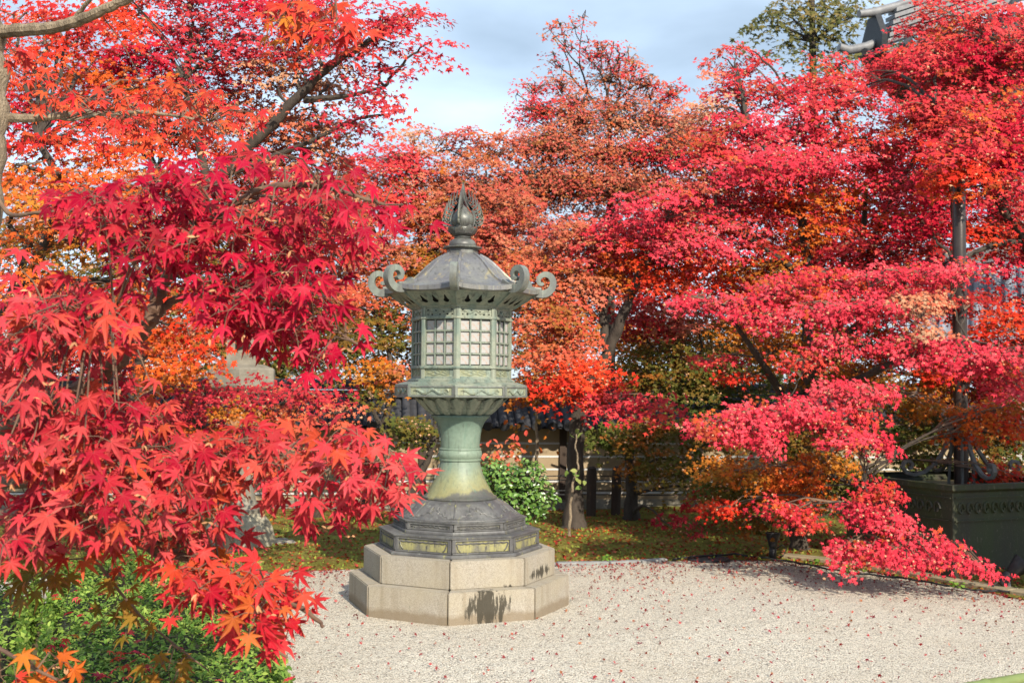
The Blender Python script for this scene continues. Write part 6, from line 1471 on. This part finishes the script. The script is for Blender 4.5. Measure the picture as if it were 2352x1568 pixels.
for i, (u, v, lab) in enumerate(((1348, 1243, 'small green weed in the moss near the pale sapling'), (1434, 1246, 'small green weed in the moss under the olive maple'), (1392, 1291, 'tiny green weed on the kerb stone edge'), (1958, 1322, 'tiny green weed in gravel under the pink sprays'), (2200, 1359, 'green weed tuft at the stone edging below the trough'), (1868, 1306, 'tiny green weed beside the black cable'))):
    p = on_ground(u, v); n = 16
    e = empty('weed', (p[0], p[1], .02)); tag(e, lab, 'weed', 'small weeds')
    C = rng.normal(0, .03, (n, 3))*np.array([1.4, 1, .4])+np.array([0, 0, .03]); N = rng.normal(0, .5, C.shape)+np.array([0, -.3, .8]); T = rng.normal(0, 1, C.shape)+np.array([0, 0, .3])
    tag(inst('foliage', leaf_mesh('foliage', [(lens_leaf(.4), C, N, T, rng.uniform(.025, .05, n), np.tile([.16, .28, .04], (n, 1))*rng.uniform(.8, 1.2, (n, 1)))], M['leaf']), e), kind='stuff')

# ------------------------------------------------------------------ leaf litter
def litter(name, C, size, pal, flat=.35):
    n = len(C); pc_ = np.concatenate([np.array(PAL[p])*k for p, k in pal])
    N = rng.normal(0, flat, (n, 3))+np.array([0, 0, 1.0]); T = rng.normal(0, 1, (n, 3))
    col = pc_[rng.integers(0, len(pc_), n)]*rng.uniform(.6, 1.15, (n, 1)); k = rng.integers(0, 3, n)
    S = rng.uniform(.6, 1.3, n)*size
    return tag(inst(name, leaf_mesh(name, [(SM[j], C[k == j], N[k == j], T[k == j], S[k == j], col[k == j]) for j in range(3)], M['leaf'])), kind='stuff')
pts = []
while len(pts) < 4600:
    x = rng.uniform(-2.2, 6.0); y = rng.uniform(5.4, 10.4); d = edge_y(x)-y
    if d < 0.02: continue
    if rng.random() < 0.055+0.95*math.exp(-d/.42)+.12*math.exp(-d/1.3): 
        if math.hypot(x-L0[0], y-L0[1]) > .84 and not (x < -.9 and y < 8.2 and x < -.6-(y-4)*.3): pts.append((x, y, .020+rng.uniform(0, .008)))
pts = np.array(pts)
near_i = np.argsort(pts[:, 1])
M['litter'] = M['leaf']
litter('fallen_leaves', pts[near_i[130:]], .019, [('purple', .65), ('red', .7), ('dark', .6), ('rust', .8)], .7)
smesh = []
for j in range(3):
    m = bpy.data.meshes.new('fallen_leaf'); m.from_pydata([tuple(x) for x in SM[j][0]], [], [tuple(int(a) for a in x) for x in SM[j][1]]); m.update()
    s_ = M.get('litter_object') or mat_leaf('litter_object', 'object', .15, .6, .2); M['litter_object'] = s_
    m.materials.append(s_); smesh.append(m)
for i in near_i[:130]:
    o = bpy.data.objects.new('fallen_leaf', smesh[int(rng.integers(3))]); link(o)
    o.matrix_basis = frame_of(pts[i], np.array([rng.normal(0, .6), rng.normal(0, .6), 1]), rng.normal(0, 1, 3), rng.uniform(.016, .027))
    o.color = (*(np.array(PAL['purple' if i % 2 else 'dark'][int(rng.integers(4))])*rng.uniform(.35, .95)), 1)
    tag(o, 'small dry dark red leaf lying on the open foreground gravel', 'leaf', 'fallen leaves on the near gravel')
mp = np.stack([rng.uniform(-6, 8, 12000), rng.random(12000)**1.3, np.zeros(12000)], 1)
for r0 in mp:
    y0 = edge_y(r0[0])+.02; r0[1] = y0+(14-y0)*r0[1]; r0[2] = moss_z(r0[0], r0[1])+.008+rng.uniform(0, .01)
litter('moss_litter', mp, .030, [('redor', .75), ('rust', .8), ('orange', .75), ('dark', .8), ('salmon', .8)], .45)
mg = np.stack([rng.uniform(-6, 8, 9000), rng.random(9000)**1.5, np.zeros(9000)], 1)
for r0 in mg:
    y0 = edge_y(r0[0])+.01; r0[1] = y0+(13.5-y0)*r0[1]; r0[2] = moss_z(r0[0], r0[1])
gcol = np.array([(.20, .24, .04), (.28, .30, .05), (.14, .17, .03)])[rng.integers(0, 3, 9000)]*rng.uniform(.8, 1.2, (9000, 1))
tag(inst('moss_tufts', leaf_mesh('moss_tufts', [(quad_leaf(), mg, rng.normal(0, .7, mg.shape)+np.array([0, -.5, .8]), rng.normal(0, .6, mg.shape)+np.array([0, 0, .6]), rng.uniform(.02, .045, 9000), gcol)], M['leaf'])), kind='stuff')
print('LEAVES', TOTAL, len(leaves), sum(len(m.polygons) for m in bpy.data.meshes))
